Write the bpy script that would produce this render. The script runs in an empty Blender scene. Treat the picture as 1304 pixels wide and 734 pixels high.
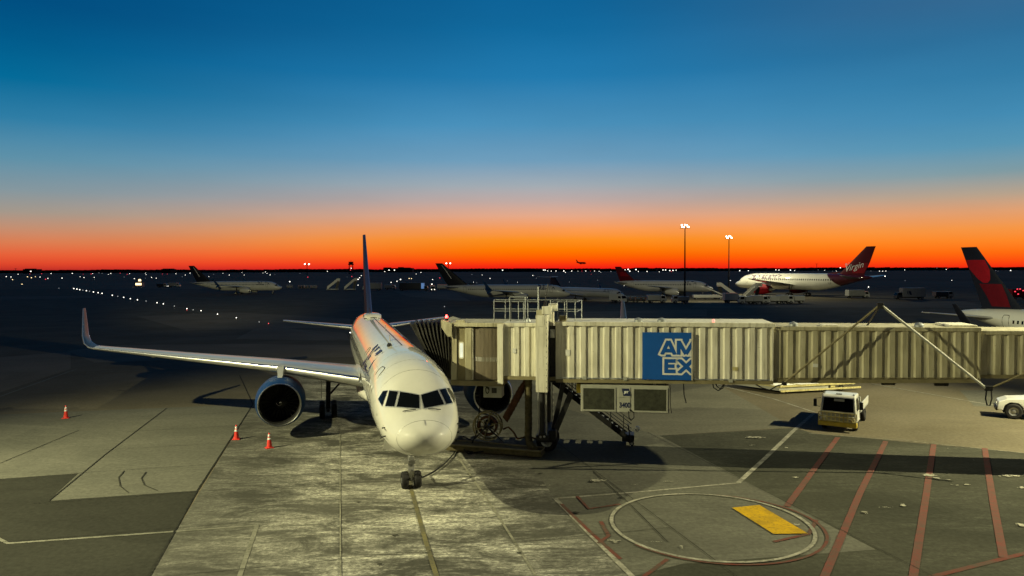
import bpy, bmesh, math, random
import numpy as np
from mathutils import Vector, Matrix
from mathutils.bvhtree import BVHTree
R = math.radians
random.seed(7)
SC = bpy.context.scene
COL = SC.collection
# ------------------------------------------------------------------ camera
IMW, IMH, FOC, CAMH, HZN, ROLL = 1304.0, 734.0, 942.7, 10.188, 342.6, 0.003
PITCH = math.atan((IMH / 2 - HZN) / FOC)
cam_d = bpy.data.cameras.new('camera')
cam_d.sensor_width = 36.0
cam_d.lens = FOC / IMW * 36.0
cam_d.clip_start = 0.3
cam_d.clip_end = 30000
cam = bpy.data.objects.new('camera', cam_d)
COL.objects.link(cam)
cam.matrix_world = Matrix.Translation((0, 0, CAMH)) @ Matrix.Rotation(math.pi / 2 - PITCH, 4, 'X') @ Matrix.Rotation(-ROLL, 4, 'Z')
SC.camera = cam
SC.view_settings.view_transform = 'Standard'
SC.view_settings.look = 'None'
SC.view_settings.exposure = 0.0
SC.view_settings.gamma = 1.0
SC.cycles.use_denoising = True
SC.cycles.max_bounces = 6
SC.cycles.sample_clamp_indirect = 4.0


def s2l(c):
    return tuple((x / 255 / 12.92) if x / 255 <= .04045 else ((x / 255 + .055) / 1.055) ** 2.4 for x in c)


# ------------------------------------------------------------------ sky: dusk gradient by elevation, three azimuths
W = bpy.data.worlds.new('World')
SC.world = W
W.use_nodes = True
wn, wl = W.node_tree.nodes, W.node_tree.links
wn.clear()
w_out = wn.new('ShaderNodeOutputWorld')
w_bg = wn.new('ShaderNodeBackground')
w_tc = wn.new('ShaderNodeTexCoord')
w_sep = wn.new('ShaderNodeSeparateXYZ')
wl.new(w_tc.outputs['Generated'], w_sep.inputs[0])


def wmath(op, a, b=None, clamp=False):
    n = wn.new('ShaderNodeMath')
    n.operation = op
    n.use_clamp = clamp
    for i, v in enumerate((a, b)):
        if v is None:
            continue
        if isinstance(v, (int, float)):
            n.inputs[i].default_value = v
        else:
            wl.new(v, n.inputs[i])
    return n.outputs[0]


def wramp(stops, cosaz):
    n = wn.new('ShaderNodeValToRGB')
    cr = n.color_ramp
    pts = []
    for y, c in stops:
        e = math.atan((342.0 - y) / FOC * cosaz)
        pts.append((max(0.0, math.sin(e)) * 1.0 / 0.7, c))
    pts += [(0.62 / 0.7, (8, 56, 104)), (1.0, (5, 38, 80))]
    pts.sort(key=lambda t: t[0])
    while len(cr.elements) < len(pts):
        cr.elements.new(0.5)
    for el, (p, c) in zip(cr.elements, pts):
        el.position = p
        el.color = (*s2l(c), 1)
    n.color_ramp.interpolation = 'B_SPLINE' if False else 'LINEAR'
    wl.new(w_elev, n.inputs[0])
    return n.outputs[0]


w_elev = wmath('DIVIDE', wmath('MAXIMUM', w_sep.outputs[2], 0.0), 0.7)
r_c = wramp([(342, (236, 26, 22)), (336, (253, 54, 10)), (328, (255, 92, 0)), (318, (255, 124, 0)), (305, (254, 145, 30)), (292, (250, 156, 84)),
             (275, (228, 168, 136)), (256, (190, 168, 162)), (236, (160, 170, 178)), (205, (112, 158, 188)), (160, (74, 144, 186)), (100, (34, 122, 174)), (40, (18, 106, 158)), (0, (14, 98, 150))], 1.0)
r_l = wramp([(342, (190, 48, 40)), (334, (224, 72, 44)), (322, (232, 98, 58)), (306, (218, 126, 84)), (288, (192, 142, 114)), (268, (160, 150, 138)),
             (240, (130, 150, 158)), (200, (92, 144, 168)), (150, (44, 124, 164)), (100, (0, 106, 152)), (50, (0, 90, 138)), (0, (0, 76, 126))], 0.84)
r_r = wramp([(342, (246, 44, 18)), (334, (254, 76, 14)), (322, (255, 110, 16)), (308, (254, 136, 40)), (292, (246, 152, 72)), (272, (226, 160, 112)),
             (250, (182, 162, 140)), (222, (126, 154, 162)), (188, (86, 148, 178)), (150, (66, 138, 178)), (100, (50, 122, 164)), (50, (46, 110, 152)), (0, (52, 102, 142))], 0.85)
w_h = wmath('SQRT', wmath('ADD', wmath('MULTIPLY', w_sep.outputs[0], w_sep.outputs[0]), wmath('MULTIPLY', w_sep.outputs[1], w_sep.outputs[1])))
w_az = wmath('DIVIDE', w_sep.outputs[0], wmath('MAXIMUM', w_h, 0.001))
w_fr = wmath('DIVIDE', w_sep.outputs[1], wmath('MAXIMUM', w_h, 0.001))


def wmix(f, a, b):
    n = wn.new('ShaderNodeMix')
    n.data_type = 'RGBA'
    wl.new(f, n.inputs[0])
    for i, v in ((6, a), (7, b)):
        if isinstance(v, tuple):
            n.inputs[i].default_value = (*v, 1)
        else:
            wl.new(v, n.inputs[i])
    return n.outputs[2]


def wsmooth(v, a, b):
    n = wn.new('ShaderNodeMapRange')
    n.interpolation_type = 'SMOOTHSTEP'
    n.inputs[1].default_value = a
    n.inputs[2].default_value = b
    wl.new(v, n.inputs[0])
    return n.outputs[0]


# thin high streaks and a faint contrail, as soft noise on the sky itself
w_map = wn.new('ShaderNodeMapping')
w_map.inputs['Scale'].default_value = (1.2, 1.0, 5.0)
wl.new(w_tc.outputs['Generated'], w_map.inputs[0])
w_noi = wn.new('ShaderNodeTexNoise')
w_noi.inputs['Scale'].default_value = 3.0
w_noi.inputs['Detail'].default_value = 4
wl.new(w_map.outputs[0], w_noi.inputs[0])
m1 = wmix(wsmooth(w_az, -0.62, 0.02), r_l, r_c)
m2 = wmix(wsmooth(w_az, 0.05, 0.6), m1, r_r)
back = wmix(wsmooth(w_elev, 0.0, 0.5), s2l((26, 32, 48)), s2l((6, 26, 56)))
m3 = wmix(wsmooth(w_fr, -0.15, 0.62), back, m2)
w_var = wmath('ADD', wmath('MULTIPLY', w_noi.outputs[0], 0.20), 0.90)
w_hsv = wn.new('ShaderNodeHueSaturation')
wl.new(m3, w_hsv.inputs['Color'])
wl.new(w_var, w_hsv.inputs['Value'])
wl.new(w_hsv.outputs[0], w_bg.inputs[0])
w_bg.inputs[1].default_value = 1.0
wl.new(w_bg.outputs[0], w_out.inputs[0])


# ------------------------------------------------------------------ apron floodlights (their masts stand outside the frame)
def lamp(name, loc, target, power, col, size=0.5, cone=150, blend=0.4):
    d = bpy.data.lights.new(name, 'SPOT')
    d.energy = power
    d.color = col
    d.shadow_soft_size = size
    d.spot_size = R(cone)
    d.spot_blend = blend
    o = bpy.data.objects.new(name, d)
    COL.objects.link(o)
    o.location = loc
    o.rotation_euler = (Vector(target) - Vector(loc)).to_track_quat('-Z', 'Y').to_euler()
    return o


FLOOD = (1.0, 0.945, 0.53)
lamp('apron_floodlight', (-42, 18.5, 25), (-14, 36, 2), 140000, FLOOD, 0.25, 92, 1.0)
lamp('apron_floodlight', (46, 35.8, 22), (12, 40, 0), 110000, (1.0, 0.925, 0.54), 0.10, 120, .5)
lamp('apron_floodlight', (24, -6, 17), (-2, 32, 3), 4000, FLOOD, 0.25, 110, .6)
lamp('added_fill_spot', (10, -14, 36), (60, 84, 5), 420000, FLOOD, 0.6, 17, 1.0)  # unseen spots from here on, added to brighten far jets and trucks
lamp('added_fill_spot', (-12, -14, 36), (-108, 312, 4), 800000, FLOOD, 0.6, 20, 1.0)
lamp('added_fill_spot', (-6, -14, 36), (6, 232, 4), 330000, FLOOD, 0.6, 24, 1.0)
lamp('added_fill_spot', (4, -14, 36), (98, 236, 3), 300000, FLOOD, 0.6, 13, 1.0)


# ------------------------------------------------------------------ helpers
def ray(px, py):
    u, w = px - IMW / 2, IMH / 2 - py
    cr, sr = math.cos(-ROLL), math.sin(-ROLL)
    u, w = u * cr - w * sr, u * sr + w * cr
    c, s = math.cos(PITCH), math.sin(PITCH)
    return Vector((u, FOC * c + w * s, -FOC * s + w * c))


def G(px, py, z=0.0):
    d = ray(px, py)
    t = (z - CAMH) / d.z
    return Vector((d.x * t, d.y * t, z))


def PD(px, py, D):
    d = ray(px, py)
    t = D / d.y
    return Vector((d.x * t, D, CAMH + d.z * t))


def tag(o, label=None, cat=None, group=None, kind=None):
    for k, v in (('label', label), ('category', cat), ('group', group), ('kind', kind)):
        if v:
            o[k] = v
    return o


def empty(name, loc, rz=0.0, label=None, cat=None, group=None):
    o = bpy.data.objects.new(name, None)
    COL.objects.link(o)
    o.location = loc
    o.rotation_euler = (0, 0, rz)
    o.empty_display_size = 0.5
    return tag(o, label, cat, group)


def link_mesh(name, me, parent=None, loc=(0, 0, 0), rz=0):
    o = bpy.data.objects.new(name, me)
    COL.objects.link(o)
    o.location = loc
    o.rotation_euler = (0, 0, rz)
    if parent:
        o.parent = parent
    return o


def copy_tree(o, parent=None):
    c = o.copy()
    COL.objects.link(c)
    c.parent = parent
    for ch in list(o.children):
        copy_tree(ch, c)
    return c


class MB:
    def __init__(s):
        s.v, s.f, s.m = [], [], []

    def add(s, vs, fs, mi=0):
        b = len(s.v)
        s.v += [tuple(p) for p in vs]
        for f in fs:
            s.f.append(tuple(b + i for i in f))
            s.m.append(mi)
        return s

    def box(s, x0, x1, y0, y1, z0, z1, mi=0):
        vs = [(x, y, z) for z in (z0, z1) for y in (y0, y1) for x in (x0, x1)]
        return s.add(vs, [(0, 2, 3, 1), (4, 5, 7, 6), (0, 1, 5, 4), (2, 6, 7, 3), (0, 4, 6, 2), (1, 3, 7, 5)], mi)

    def bar(s, p0, p1, w, h, mi=0, up=(0, 0, 1)):
        p0, p1 = Vector(p0), Vector(p1)
        d = (p1 - p0).normalized()
        u = Vector(up)
        a = d.cross(u)
        if a.length < 1e-4:
            a = d.cross(Vector((1, 0, 0)))
        a.normalize()
        b = a.cross(d)
        vs = []
        for p in (p0, p1):
            for i, j in ((-1, -1), (1, -1), (1, 1), (-1, 1)):
                vs.append(p + a * (i * w / 2) + b * (j * h / 2))
        return s.add(vs, [(0, 3, 2, 1), (4, 5, 6, 7), (0, 1, 5, 4), (1, 2, 6, 5), (2, 3, 7, 6), (3, 0, 4, 7)], mi)

    def tube(s, p0, p1, r, n=8, r2=None, mi=0, cap=True):
        return s.path([p0, p1], [r, r if r2 is None else r2], n, mi, cap)

    def path(s, pts, r, n=6, mi=0, cap=True):
        pts = [Vector(p) for p in pts]
        rs = r if isinstance(r, (list, tuple)) else [r] * len(pts)
        rings = []
        ref = None
        for i, p in enumerate(pts):
            d = (pts[min(i + 1, len(pts) - 1)] - pts[max(i - 1, 0)]).normalized()
            if ref is None:
                ref = Vector((0, 0, 1)) if abs(d.z) < .9 else Vector((1, 0, 0))
            a = d.cross(ref).normalized()
            b = a.cross(d)
            ref = b
            rings.append([p + (a * math.cos(t) + b * math.sin(t)) * rs[i] for t in [2 * math.pi * k / n for k in range(n)]])
        return s.loft(rings, True, cap, cap, mi)

    def loft(s, rings, closed=True, cap0=True, cap1=True, mi=0):
        n = len(rings[0])
        vs = [p for r in rings for p in r]
        fs = []
        m = n if closed else n - 1
        for i in range(len(rings) - 1):
            for k in range(m):
                k2 = (k + 1) % n
                fs.append((i * n + k, i * n + k2, (i + 1) * n + k2, (i + 1) * n + k))
        if cap0:
            fs.append(tuple(range(n - 1, -1, -1)))
        if cap1:
            fs.append(tuple((len(rings) - 1) * n + k for k in range(n)))
        return s.add(vs, fs, mi)

    def lathe(s, prof, o=(0, 0, 0), axis='X', n=24, mi=0, cap=False):
        o = Vector(o)
        rings = []
        for a, r in prof:
            ring = []
            for k in range(n):
                t = 2 * math.pi * k / n
                c, q = r * math.cos(t), r * math.sin(t)
                ring.append(o + Vector({'X': (a, c, q), 'Y': (c, a, q), 'Z': (c, q, a)}[axis]))
            rings.append(ring)
        return s.loft(rings, True, cap, cap, mi)

    def prism(s, poly, z0, z1, mi=0):
        n = len(poly)
        vs = [(x, y, z0) for x, y in poly] + [(x, y, z1) for x, y in poly]
        fs = [tuple(range(n - 1, -1, -1)), tuple(range(n, 2 * n))] + [(i, (i + 1) % n, n + (i + 1) % n, n + i) for i in range(n)]
        return s.add(vs, fs, mi)

    def build(s, name, mats, parent=None, smooth=False, bevel=0, loc=(0, 0, 0), rz=0, recalc=True):
        me = bpy.data.meshes.new(name)
        me.from_pydata(s.v, [], s.f)
        if not isinstance(mats, (list, tuple)):
            mats = [mats]
        for m in mats:
            me.materials.append(m)
        me.polygons.foreach_set('material_index', s.m)
        if recalc:
            bm = bmesh.new()
            bm.from_mesh(me)
            bmesh.ops.recalc_face_normals(bm, faces=bm.faces)
            bm.to_mesh(me)
            bm.free()
        if smooth:
            me.polygons.foreach_set('use_smooth', [True] * len(me.polygons))
            try:
                me.set_sharp_from_angle(angle=R(40))
            except Exception:
                pass
        me.update()
        o = link_mesh(name, me, parent, loc, rz)
        if bevel:
            b = o.modifiers.new('bevel', 'BEVEL')
            b.width = bevel
            b.segments = 2
            b.limit_method = 'ANGLE'
        return o


def text2d(body, size, shear=0.0, offset=0.0, space=1.0):
    cu = bpy.data.curves.new('lettering', 'FONT')
    cu.body = body
    cu.size = size
    cu.shear = shear
    cu.offset = offset
    cu.space_character = space
    cu.resolution_u = 3
    o = bpy.data.objects.new('lettering', cu)
    COL.objects.link(o)
    dg = bpy.context.evaluated_depsgraph_get()
    me = bpy.data.meshes.new_from_object(o.evaluated_get(dg))
    vs = [(v.co.x, v.co.y) for v in me.vertices]
    fs = [tuple(p.vertices) for p in me.polygons]
    bpy.data.objects.remove(o)
    bpy.data.curves.remove(cu)
    bpy.data.meshes.remove(me)
    return vs, fs


# ------------------------------------------------------------------ materials
def mk(name, base, rough=.5, metal=0., spec=.5, var=.18, scale=2.5, coat=0., bump=0., emit=None, estr=0., stretch=(1, 1, 1), tint=None, grime=None):
    m = bpy.data.materials.new(name)
    m.use_nodes = True
    nt = m.node_tree
    b = nt.nodes['Principled BSDF']
    b.inputs['Roughness'].default_value = rough
    b.inputs['Metallic'].default_value = metal
    b.inputs['Specular IOR Level'].default_value = spec
    b.inputs['Coat Weight'].default_value = coat
    b.inputs['Coat Roughness'].default_value = .045
    b.inputs['Coat IOR'].default_value = 1.6
    tc = nt.nodes.new('ShaderNodeTexCoord')
    mp = nt.nodes.new('ShaderNodeMapping')
    mp.inputs['Scale'].default_value = stretch
    nt.links.new(tc.outputs['Object'], mp.inputs[0])
    no = nt.nodes.new('ShaderNodeTexNoise')
    no.inputs['Scale'].default_value = scale
    no.inputs['Detail'].default_value = 5
    no.inputs['Roughness'].default_value = .6
    nt.links.new(mp.outputs[0], no.inputs[0])
    mr = nt.nodes.new('ShaderNodeMapRange')
    mr.inputs[1].default_value = .3
    mr.inputs[2].default_value = .7
    nt.links.new(no.outputs[0], mr.inputs[0])
    mx = nt.nodes.new('ShaderNodeMix')
    mx.data_type = 'RGBA'
    t = tint or tuple(c * (1 - 2 * var) for c in base)
    mx.inputs[6].default_value = (*t, 1)
    mx.inputs[7].default_value = (*base, 1)
    nt.links.new(mr.outputs[0], mx.inputs[0])
    col = mx.outputs[2]
    if grime:      # dirt that has run down the sheet in narrow streaks, and rust specks
        for st, sc, lo, hi, g, am in (((5, 5, .35), 1.6, .52, .72, grime, .75), ((1, 1, .6), .9, .5, .75, tuple(c * .8 for c in grime), .5), ((1, 1, 1), 9, .66, .74, (.10, .05, .02), .5)):
            mp2 = nt.nodes.new('ShaderNodeMapping')
            mp2.inputs['Scale'].default_value = st
            nt.links.new(tc.outputs['Object'], mp2.inputs[0])
            n2 = nt.nodes.new('ShaderNodeTexNoise')
            n2.inputs['Scale'].default_value = sc
            n2.inputs['Detail'].default_value = 6
            nt.links.new(mp2.outputs[0], n2.inputs[0])
            r2 = nt.nodes.new('ShaderNodeMapRange')
            for i, v in ((1, lo), (2, hi), (4, am)):
                r2.inputs[i].default_value = v
            nt.links.new(n2.outputs[0], r2.inputs[0])
            m2 = nt.nodes.new('ShaderNodeMix')
            m2.data_type = 'RGBA'
            nt.links.new(r2.outputs[0], m2.inputs[0])
            nt.links.new(col, m2.inputs[6])
            m2.inputs[7].default_value = (*g, 1)
            col = m2.outputs[2]
    nt.links.new(col, b.inputs['Base Color'])
    if bump:
        bp = nt.nodes.new('ShaderNodeBump')
        bp.inputs['Strength'].default_value = bump
        bp.inputs['Distance'].default_value = .02
        nt.links.new(no.outputs[0], bp.inputs['Height'])
        nt.links.new(bp.outputs[0], b.inputs['Normal'])
    if emit:
        b.inputs['Emission Color'].default_value = (*emit, 1)
        b.inputs['Emission Strength'].default_value = estr
    return m


def glow(name, col, st, sample=False):
    m = mk(name, (.6, .6, .6), emit=col, estr=st)
    if not sample:
        m.cycles.emission_sampling = 'NONE'
    return m


M = dict(
    white=mk('aircraft_white_paint', (.64, .63, .55), .5, 0, .12, .07, .7, coat=1.0),
    offwhite=mk('aircraft_pale_paint', (.55, .55, .50), .4, 0, .5, .06, .5, coat=.3),
    grey=mk('wing_grey_paint', (.40, .41, .41), .34, .25, .5, .1, 1.2, coat=.3, stretch=(1, .3, 1)),
    alu=mk('polished_aluminium', (.66, .66, .63), .32, 1, .5, .06, 3),
    steel=mk('dull_steel', (.42, .42, .40), .42, .8, .5, .2, 4),
    galv=mk('galvanised_steel', (.38, .40, .40), .5, .5, .5, .2, 6),
    dark=mk('dark_metal', (.03, .03, .03), .5, .3, .4, .3, 4),
    black=mk('matt_black', (.008, .008, .008), .7, 0, .3, .3, 4),
    rubber=mk('tyre_rubber', (.022, .021, .02), .8, 0, .3, .3, 8, bump=.3),
    navy=mk('navy_paint', (.010, .040, .13), .5, 0, .15, .15, 2),
    naval=mk('tail_navy_paint', (.007, .009, .017), .5, 0, .2, .15, 2),
    red=mk('tail_red_paint', (.22, .006, .013), .6, 0, .1, .1, 2),
    darkred=mk('tail_dark_red_paint', (.085, .004, .009), .6, 0, .1, .1, 2),
    maroon=mk('maroon_paint', (.085, .005, .014), .6, 0, .08, .15, .4),
    lettering=mk('dark_lettering', (.012, .02, .06), .4, 0, .4, .05, 3),
    palelet=mk('pale_lettering', (.7, .68, .66), .4, 0, .4, .05, 3),
    purple=mk('grey_purple_lettering', (.16, .12, .17), .4, 0, .4, .05, 3),
    glass=mk('cockpit_glass', (.004, .005, .006), .06, 0, .12, .1, 3),
    cream=mk('cream_bridge_paint', (.70, .68, .56), .5, 0, .4, .13, 1.6, stretch=(1.5, 1, .25), tint=(.56, .53, .40), grime=(.32, .29, .20)),
    tan=mk('tan_bridge_paint', (.48, .45, .31), .55, 0, .4, .14, 1.6, stretch=(1.5, 1, .25), tint=(.33, .30, .18), grime=(.17, .15, .085)),
    curtain=mk('brown_curtain_slats', (.20, .165, .11), .6, 0, .3, .15, 2, stretch=(3, 3, .3)),
    olive=mk('olive_cab_panel', (.22, .19, .10), .6, 0, .3, .15, 2),
    bellows=mk('black_bellows_fabric', (.035, .033, .026), .6, 0, .3, .3, 4, bump=.3),
    bluesign=mk('blue_sign_vinyl', (.008, .085, .34), .4, 0, .4, .06, 2),
    signwhite=mk('white_sign_vinyl', (.66, .66, .60), .45, 0, .4, .06, 2),
    cabinet=mk('grey_cabinet_paint', (.34, .34, .28), .5, 0, .4, .1, 2),
    grille=mk('dark_filter_grille', (.045, .048, .030), .7, 0, .3, .3, 5),
    rust=mk('brown_hose_fabric', (.10, .045, .022), .8, 0, .2, .25, 5, bump=.4),
    duct=mk('olive_duct_fabric', (.13, .11, .055), .8, 0, .2, .25, 5, bump=.4),
    yellow=mk('yellow_machine_paint', (.62, .46, .05), .45, 0, .4, .15, 3),
    paleyellow=mk('pale_yellow_machine_paint', (.60, .53, .24), .5, 0, .4, .2, 3, grime=(.25, .2, .08)),
    truckwhite=mk('truck_white_paint', (.66, .66, .60), .35, 0, .5, .08, 2, coat=.4),
    vehicle=mk('vehicle_grey_paint', (.33, .34, .33), .4, 0, .5, .15, 2),
    vdark=mk('vehicle_dark_paint', (.03, .04, .055), .4, 0, .5, .2, 2),
    cone=mk('orange_red_cone_plastic', (.72, .045, .03), .5, 0, .4, .1, 4),
    conewhite=mk('reflective_white_collar', (.78, .78, .74), .35, 0, .5, .05, 4),
    tree=mk('distant_foliage', (.006, .008, .006), .9, 0, .1, .4, .05),
    build=mk('distant_building', (.010, .011, .013), .8, 0, .2, .3, .05),
    g_white=glow('white_lamp', (1, .95, .82), 3.5), g_warm=glow('warm_lamp', (1, .75, .38), 2.5), g_red=glow('red_lamp', (1, .05, .08), 1.6),
    g_blue=glow('cool_lamp', (.7, .85, 1), 1.6), g_dim=glow('dim_lamp', (.85, .88, .9), .45), g_flood=glow('floodlight_lens', (1, .94, .80), 9),
    g_red2=glow('beacon_lens', (1, .03, .03), 14, True), g_slot=glow('lit_slot_window', (.80, .88, .74), .55), g_panel=glow('lit_blue_panel', (.12, .28, .6), .6),
)


def ground_mat(name, c0, c1, salt=None, salt_amt=0.0, s_scale=.35, stretch=(.35, 1.3, 1), rot=0.12, mask=None, fine=(.82, 1.15), big=.12):
    """asphalt / concrete: broad mottling between c0 and c1, fine grain, and pale salt streaks dried on it"""
    m = bpy.data.materials.new(name)
    m.use_nodes = True
    nt = m.node_tree
    L = nt.links.new
    b = nt.nodes['Principled BSDF']
    b.inputs['Roughness'].default_value = .95
    b.inputs['Specular IOR Level'].default_value = .04
    tc = nt.nodes.new('ShaderNodeTexCoord')

    def noise(scale, detail=6, dist=0., st=(1, 1, 1), rz=0., rough=.6):
        mp = nt.nodes.new('ShaderNodeMapping')
        mp.inputs['Scale'].default_value = st
        mp.inputs['Rotation'].default_value = (0, 0, rz)
        L(tc.outputs['Object'], mp.inputs[0])
        n = nt.nodes.new('ShaderNodeTexNoise')
        n.inputs['Scale'].default_value = scale
        n.inputs['Detail'].default_value = detail
        n.inputs['Roughness'].default_value = rough
        n.inputs['Distortion'].default_value = dist
        L(mp.outputs[0], n.inputs[0])
        return n.outputs[0]

    def mr(v, a, c, d=0., e=1., smooth=False):
        n = nt.nodes.new('ShaderNodeMapRange')
        if smooth:
            n.interpolation_type = 'SMOOTHSTEP'
        for i, x in zip((1, 2, 3, 4), (a, c, d, e)):
            n.inputs[i].default_value = x
        L(v, n.inputs[0])
        return n.outputs[0]

    def mix(f, a, c, mode='MIX'):
        n = nt.nodes.new('ShaderNodeMix')
        n.data_type = 'RGBA'
        n.blend_type = mode
        for i, v in ((0, f), (6, a), (7, c)):
            if isinstance(v, tuple):
                n.inputs[i].default_value = (*v, 1)
            elif isinstance(v, (int, float)):
                n.inputs[i].default_value = v
            else:
                L(v, n.inputs[i])
        return n.outputs[2]

    def mul(a, c):
        n = nt.nodes.new('ShaderNodeMath')
        n.operation = 'MULTIPLY'
        for i, v in enumerate((a, c)):
            if isinstance(v, (int, float)):
                n.inputs[i].default_value = v
            else:
                L(v, n.inputs[i])
        return n.outputs[0]
    base = mix(mr(noise(big, 5, .6), .35, .65), c0, c1)
    grain = mr(noise(5.0, 4), .3, .7, fine[0], fine[1])
    if salt:
        def ridge(scale, st, rz):
            mp = nt.nodes.new('ShaderNodeMapping')
            mp.inputs['Scale'].default_value = st
            mp.inputs['Rotation'].default_value = (0, 0, rz)
            L(tc.outputs['Object'], mp.inputs[0])
            n = nt.nodes.new('ShaderNodeTexNoise')
            n.noise_type = 'RIDGED_MULTIFRACTAL'
            n.inputs['Scale'].default_value = scale
            n.inputs['Detail'].default_value = 7
            n.inputs['Roughness'].default_value = .62
            n.inputs['Distortion'].default_value = .5
            L(mp.outputs[0], n.inputs[0])
            return n.outputs[0]

        def mx_(u, v, op='MAXIMUM'):
            n = nt.nodes.new('ShaderNodeMath')
            n.operation = op
            for i, w in enumerate((u, v)):
                if isinstance(w, (int, float)):
                    n.inputs[i].default_value = w
                else:
                    L(w, n.inputs[i])
            return n.outputs[0]
        cloud = mul(mr(noise(s_scale, 12, .5, stretch, rot, .78), .43, .60), mr(noise(2.2, 10, .8, (.5, 1.5, 1), -.4, .78), .42, .58, .30, 1.0))
        veins = mul(mr(ridge(.7, (.5, 1.5, 1), rot), .75, 1.05), mr(noise(.3, 4), .42, .56))
        veins2 = mul(mr(ridge(1.3, (.4, 1.6, 1), -.7), .80, 1.1), mr(noise(.22, 4, 0, (1, 1, 1), 1.3), .44, .58))
        speck = mr(noise(7, 8, 0, (.9, 1.1, 1), 0, .8), .40, .60, .25, 1.25)
        scuff = mr(noise(1.1, 8, .3, (.30, 2.4, 1), .22, .7), .54, .62, 1.0, .25)     # dark rubber scuffs across the lane
        f = mx_(mul(cloud, .75), mx_(mul(veins, .9), mul(veins2, .75)))
        f = mul(mul(mul(f, speck), scuff), salt_amt)
        if mask:      # salt gathers along the taxi-in lane: distance from its centre line
            sx = nt.nodes.new('ShaderNodeVectorMath')
            sx.operation = 'DOT_PRODUCT'
            L(tc.outputs['Object'], sx.inputs[0])
            sx.inputs[1].default_value = mask[0]
            ad = nt.nodes.new('ShaderNodeMath')
            ad.operation = 'ADD'
            L(sx.outputs['Value'], ad.inputs[0])
            ad.inputs[1].default_value = mask[1]
            ab = nt.nodes.new('ShaderNodeMath')
            ab.operation = 'ABSOLUTE'
            L(ad.outputs[0], ab.inputs[0])
            f = mul(f, mr(ab.outputs[0], mask[2], mask[3], 1, mask[4], True))
        base = mix(f, base, salt)
    g = nt.nodes.new('ShaderNodeCombineColor')
    for i in range(3):
        L(grain, g.inputs[i])
    col = mix(1.0, base, g.outputs[0], 'MULTIPLY')
    L(col, b.inputs['Base Color'])
    bp = nt.nodes.new('ShaderNodeBump')
    bp.inputs['Strength'].default_value = .25
    bp.inputs['Distance'].default_value = .03
    L(noise(6, 4), bp.inputs['Height'])
    L(bp.outputs[0], b.inputs['Normal'])
    return m


AX = Vector((-math.sin(.2482), math.cos(.2482), 0))      # aircraft axis, nose to tail
NOSE = Vector((-3.251, 28.734, 0))
LANE_N = (AX.y, -AX.x, 0)
LANE_D = -(NOSE.x * LANE_N[0] + NOSE.y * LANE_N[1])
GM = dict(
    base=ground_mat('dark_asphalt', (.112, .098, .064), (.156, .136, .092), (.12, .12, .10), .35, .12, (.25, 1.2, 1)),
    far=ground_mat('airfield_grass_and_asphalt', (.17, .122, .072), (.24, .176, .105), (.16, .15, .13), .8, .02, (.12, 1.6, 1), 0.03, big=.006),
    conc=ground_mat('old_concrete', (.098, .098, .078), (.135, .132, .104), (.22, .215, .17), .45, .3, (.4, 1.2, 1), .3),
    lane=ground_mat('salted_concrete', (.062, .061, .050), (.095, .093, .075), (.72, .70, .57), 1.35, .38, (.62, 1.25, 1), .35, (LANE_N, LANE_D + .3, 1.0, 8.5, .25)),
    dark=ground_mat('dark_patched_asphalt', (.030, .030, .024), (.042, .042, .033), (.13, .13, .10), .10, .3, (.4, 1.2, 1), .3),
    mid=ground_mat('middle_grey_concrete', (.088, .087, .069), (.112, .110, .087), (.22, .22, .17), .6, .25, (.5, 1.1, 1), .5),
    bay=ground_mat('green_grey_asphalt', (.042, .043, .032), (.056, .056, .041), (.17, .17, .13), .45, .3, (.5, 1.0, 1), .6),
    pale=ground_mat('pale_worn_and_lit_asphalt', (.17, .143, .097), (.22, .185, .13), (.14, .14, .115), .6, .15, (.25, 1.2, 1), .1),
    light=ground_mat('light_concrete', (.115, .111, .083), (.145, .139, .103), (.24, .23, .17), .5, .25, (.3, 1.4, 1), .15),
)


def worn(name, c, amt=.5, under=(.08, .08, .06), scale=2.2):
    m = mk(name, c, .9, 0, .05, 0, scale, tint=tuple(u * amt + x * (1 - amt) for x, u in zip(c, under)), grime=under)
    return m


PM = dict(
    white=worn('worn_white_line_paint', (.38, .365, .29), .75),
    white2=worn('faint_white_line_paint', (.24, .235, .185), .6),
    thin=worn('old_thin_line_paint', (.30, .29, .22), .7),
    red=worn('worn_red_line_paint', (.17, .055, .045), .65),
    red2=worn('faded_red_line_paint', (.15, .04, .03), .85, scale=1.5),
    yellow=worn('worn_yellow_ground_paint', (.56, .34, .012), .4, (.12, .09, .03), scale=2),
    yellow2=worn('faded_yellow_line_paint', (.20, .175, .075), .95, (.085, .083, .066), 1.1),
    seam=worn('dark_joint_sealant', (.020, .020, .017), .2),
    salt=worn('dried_salt', (.50, .48, .37), .7, scale=3),
    skid=worn('tyre_skid_mark', (.035, .035, .028), .3),
)

# ------------------------------------------------------------------ ground sheets
gb = MB()
gb.add([(-9000, -300, 0), (9000, -300, 0), (9000, 16000, 0), (-9000, 16000, 0)], [(0, 1, 2, 3)])
ground = gb.build('ground', GM['far'])
tag(ground, kind='structure')
ap = MB()
ap.add([(-420, -60, .004), (420, -60, .004), (420, 395, .004), (-420, 395, .004)], [(0, 1, 2, 3)])
apron = ap.build('apron', GM['base'])
tag(apron, kind='structure')


def sheet(name, pix, mat, z, parent=None):
    P = [G(*p, z) for p in pix]
    mb = MB().add(P, [tuple(range(len(P)))])
    return mb.build(name, mat, parent or apron)


LAYER = [0.0]


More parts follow.
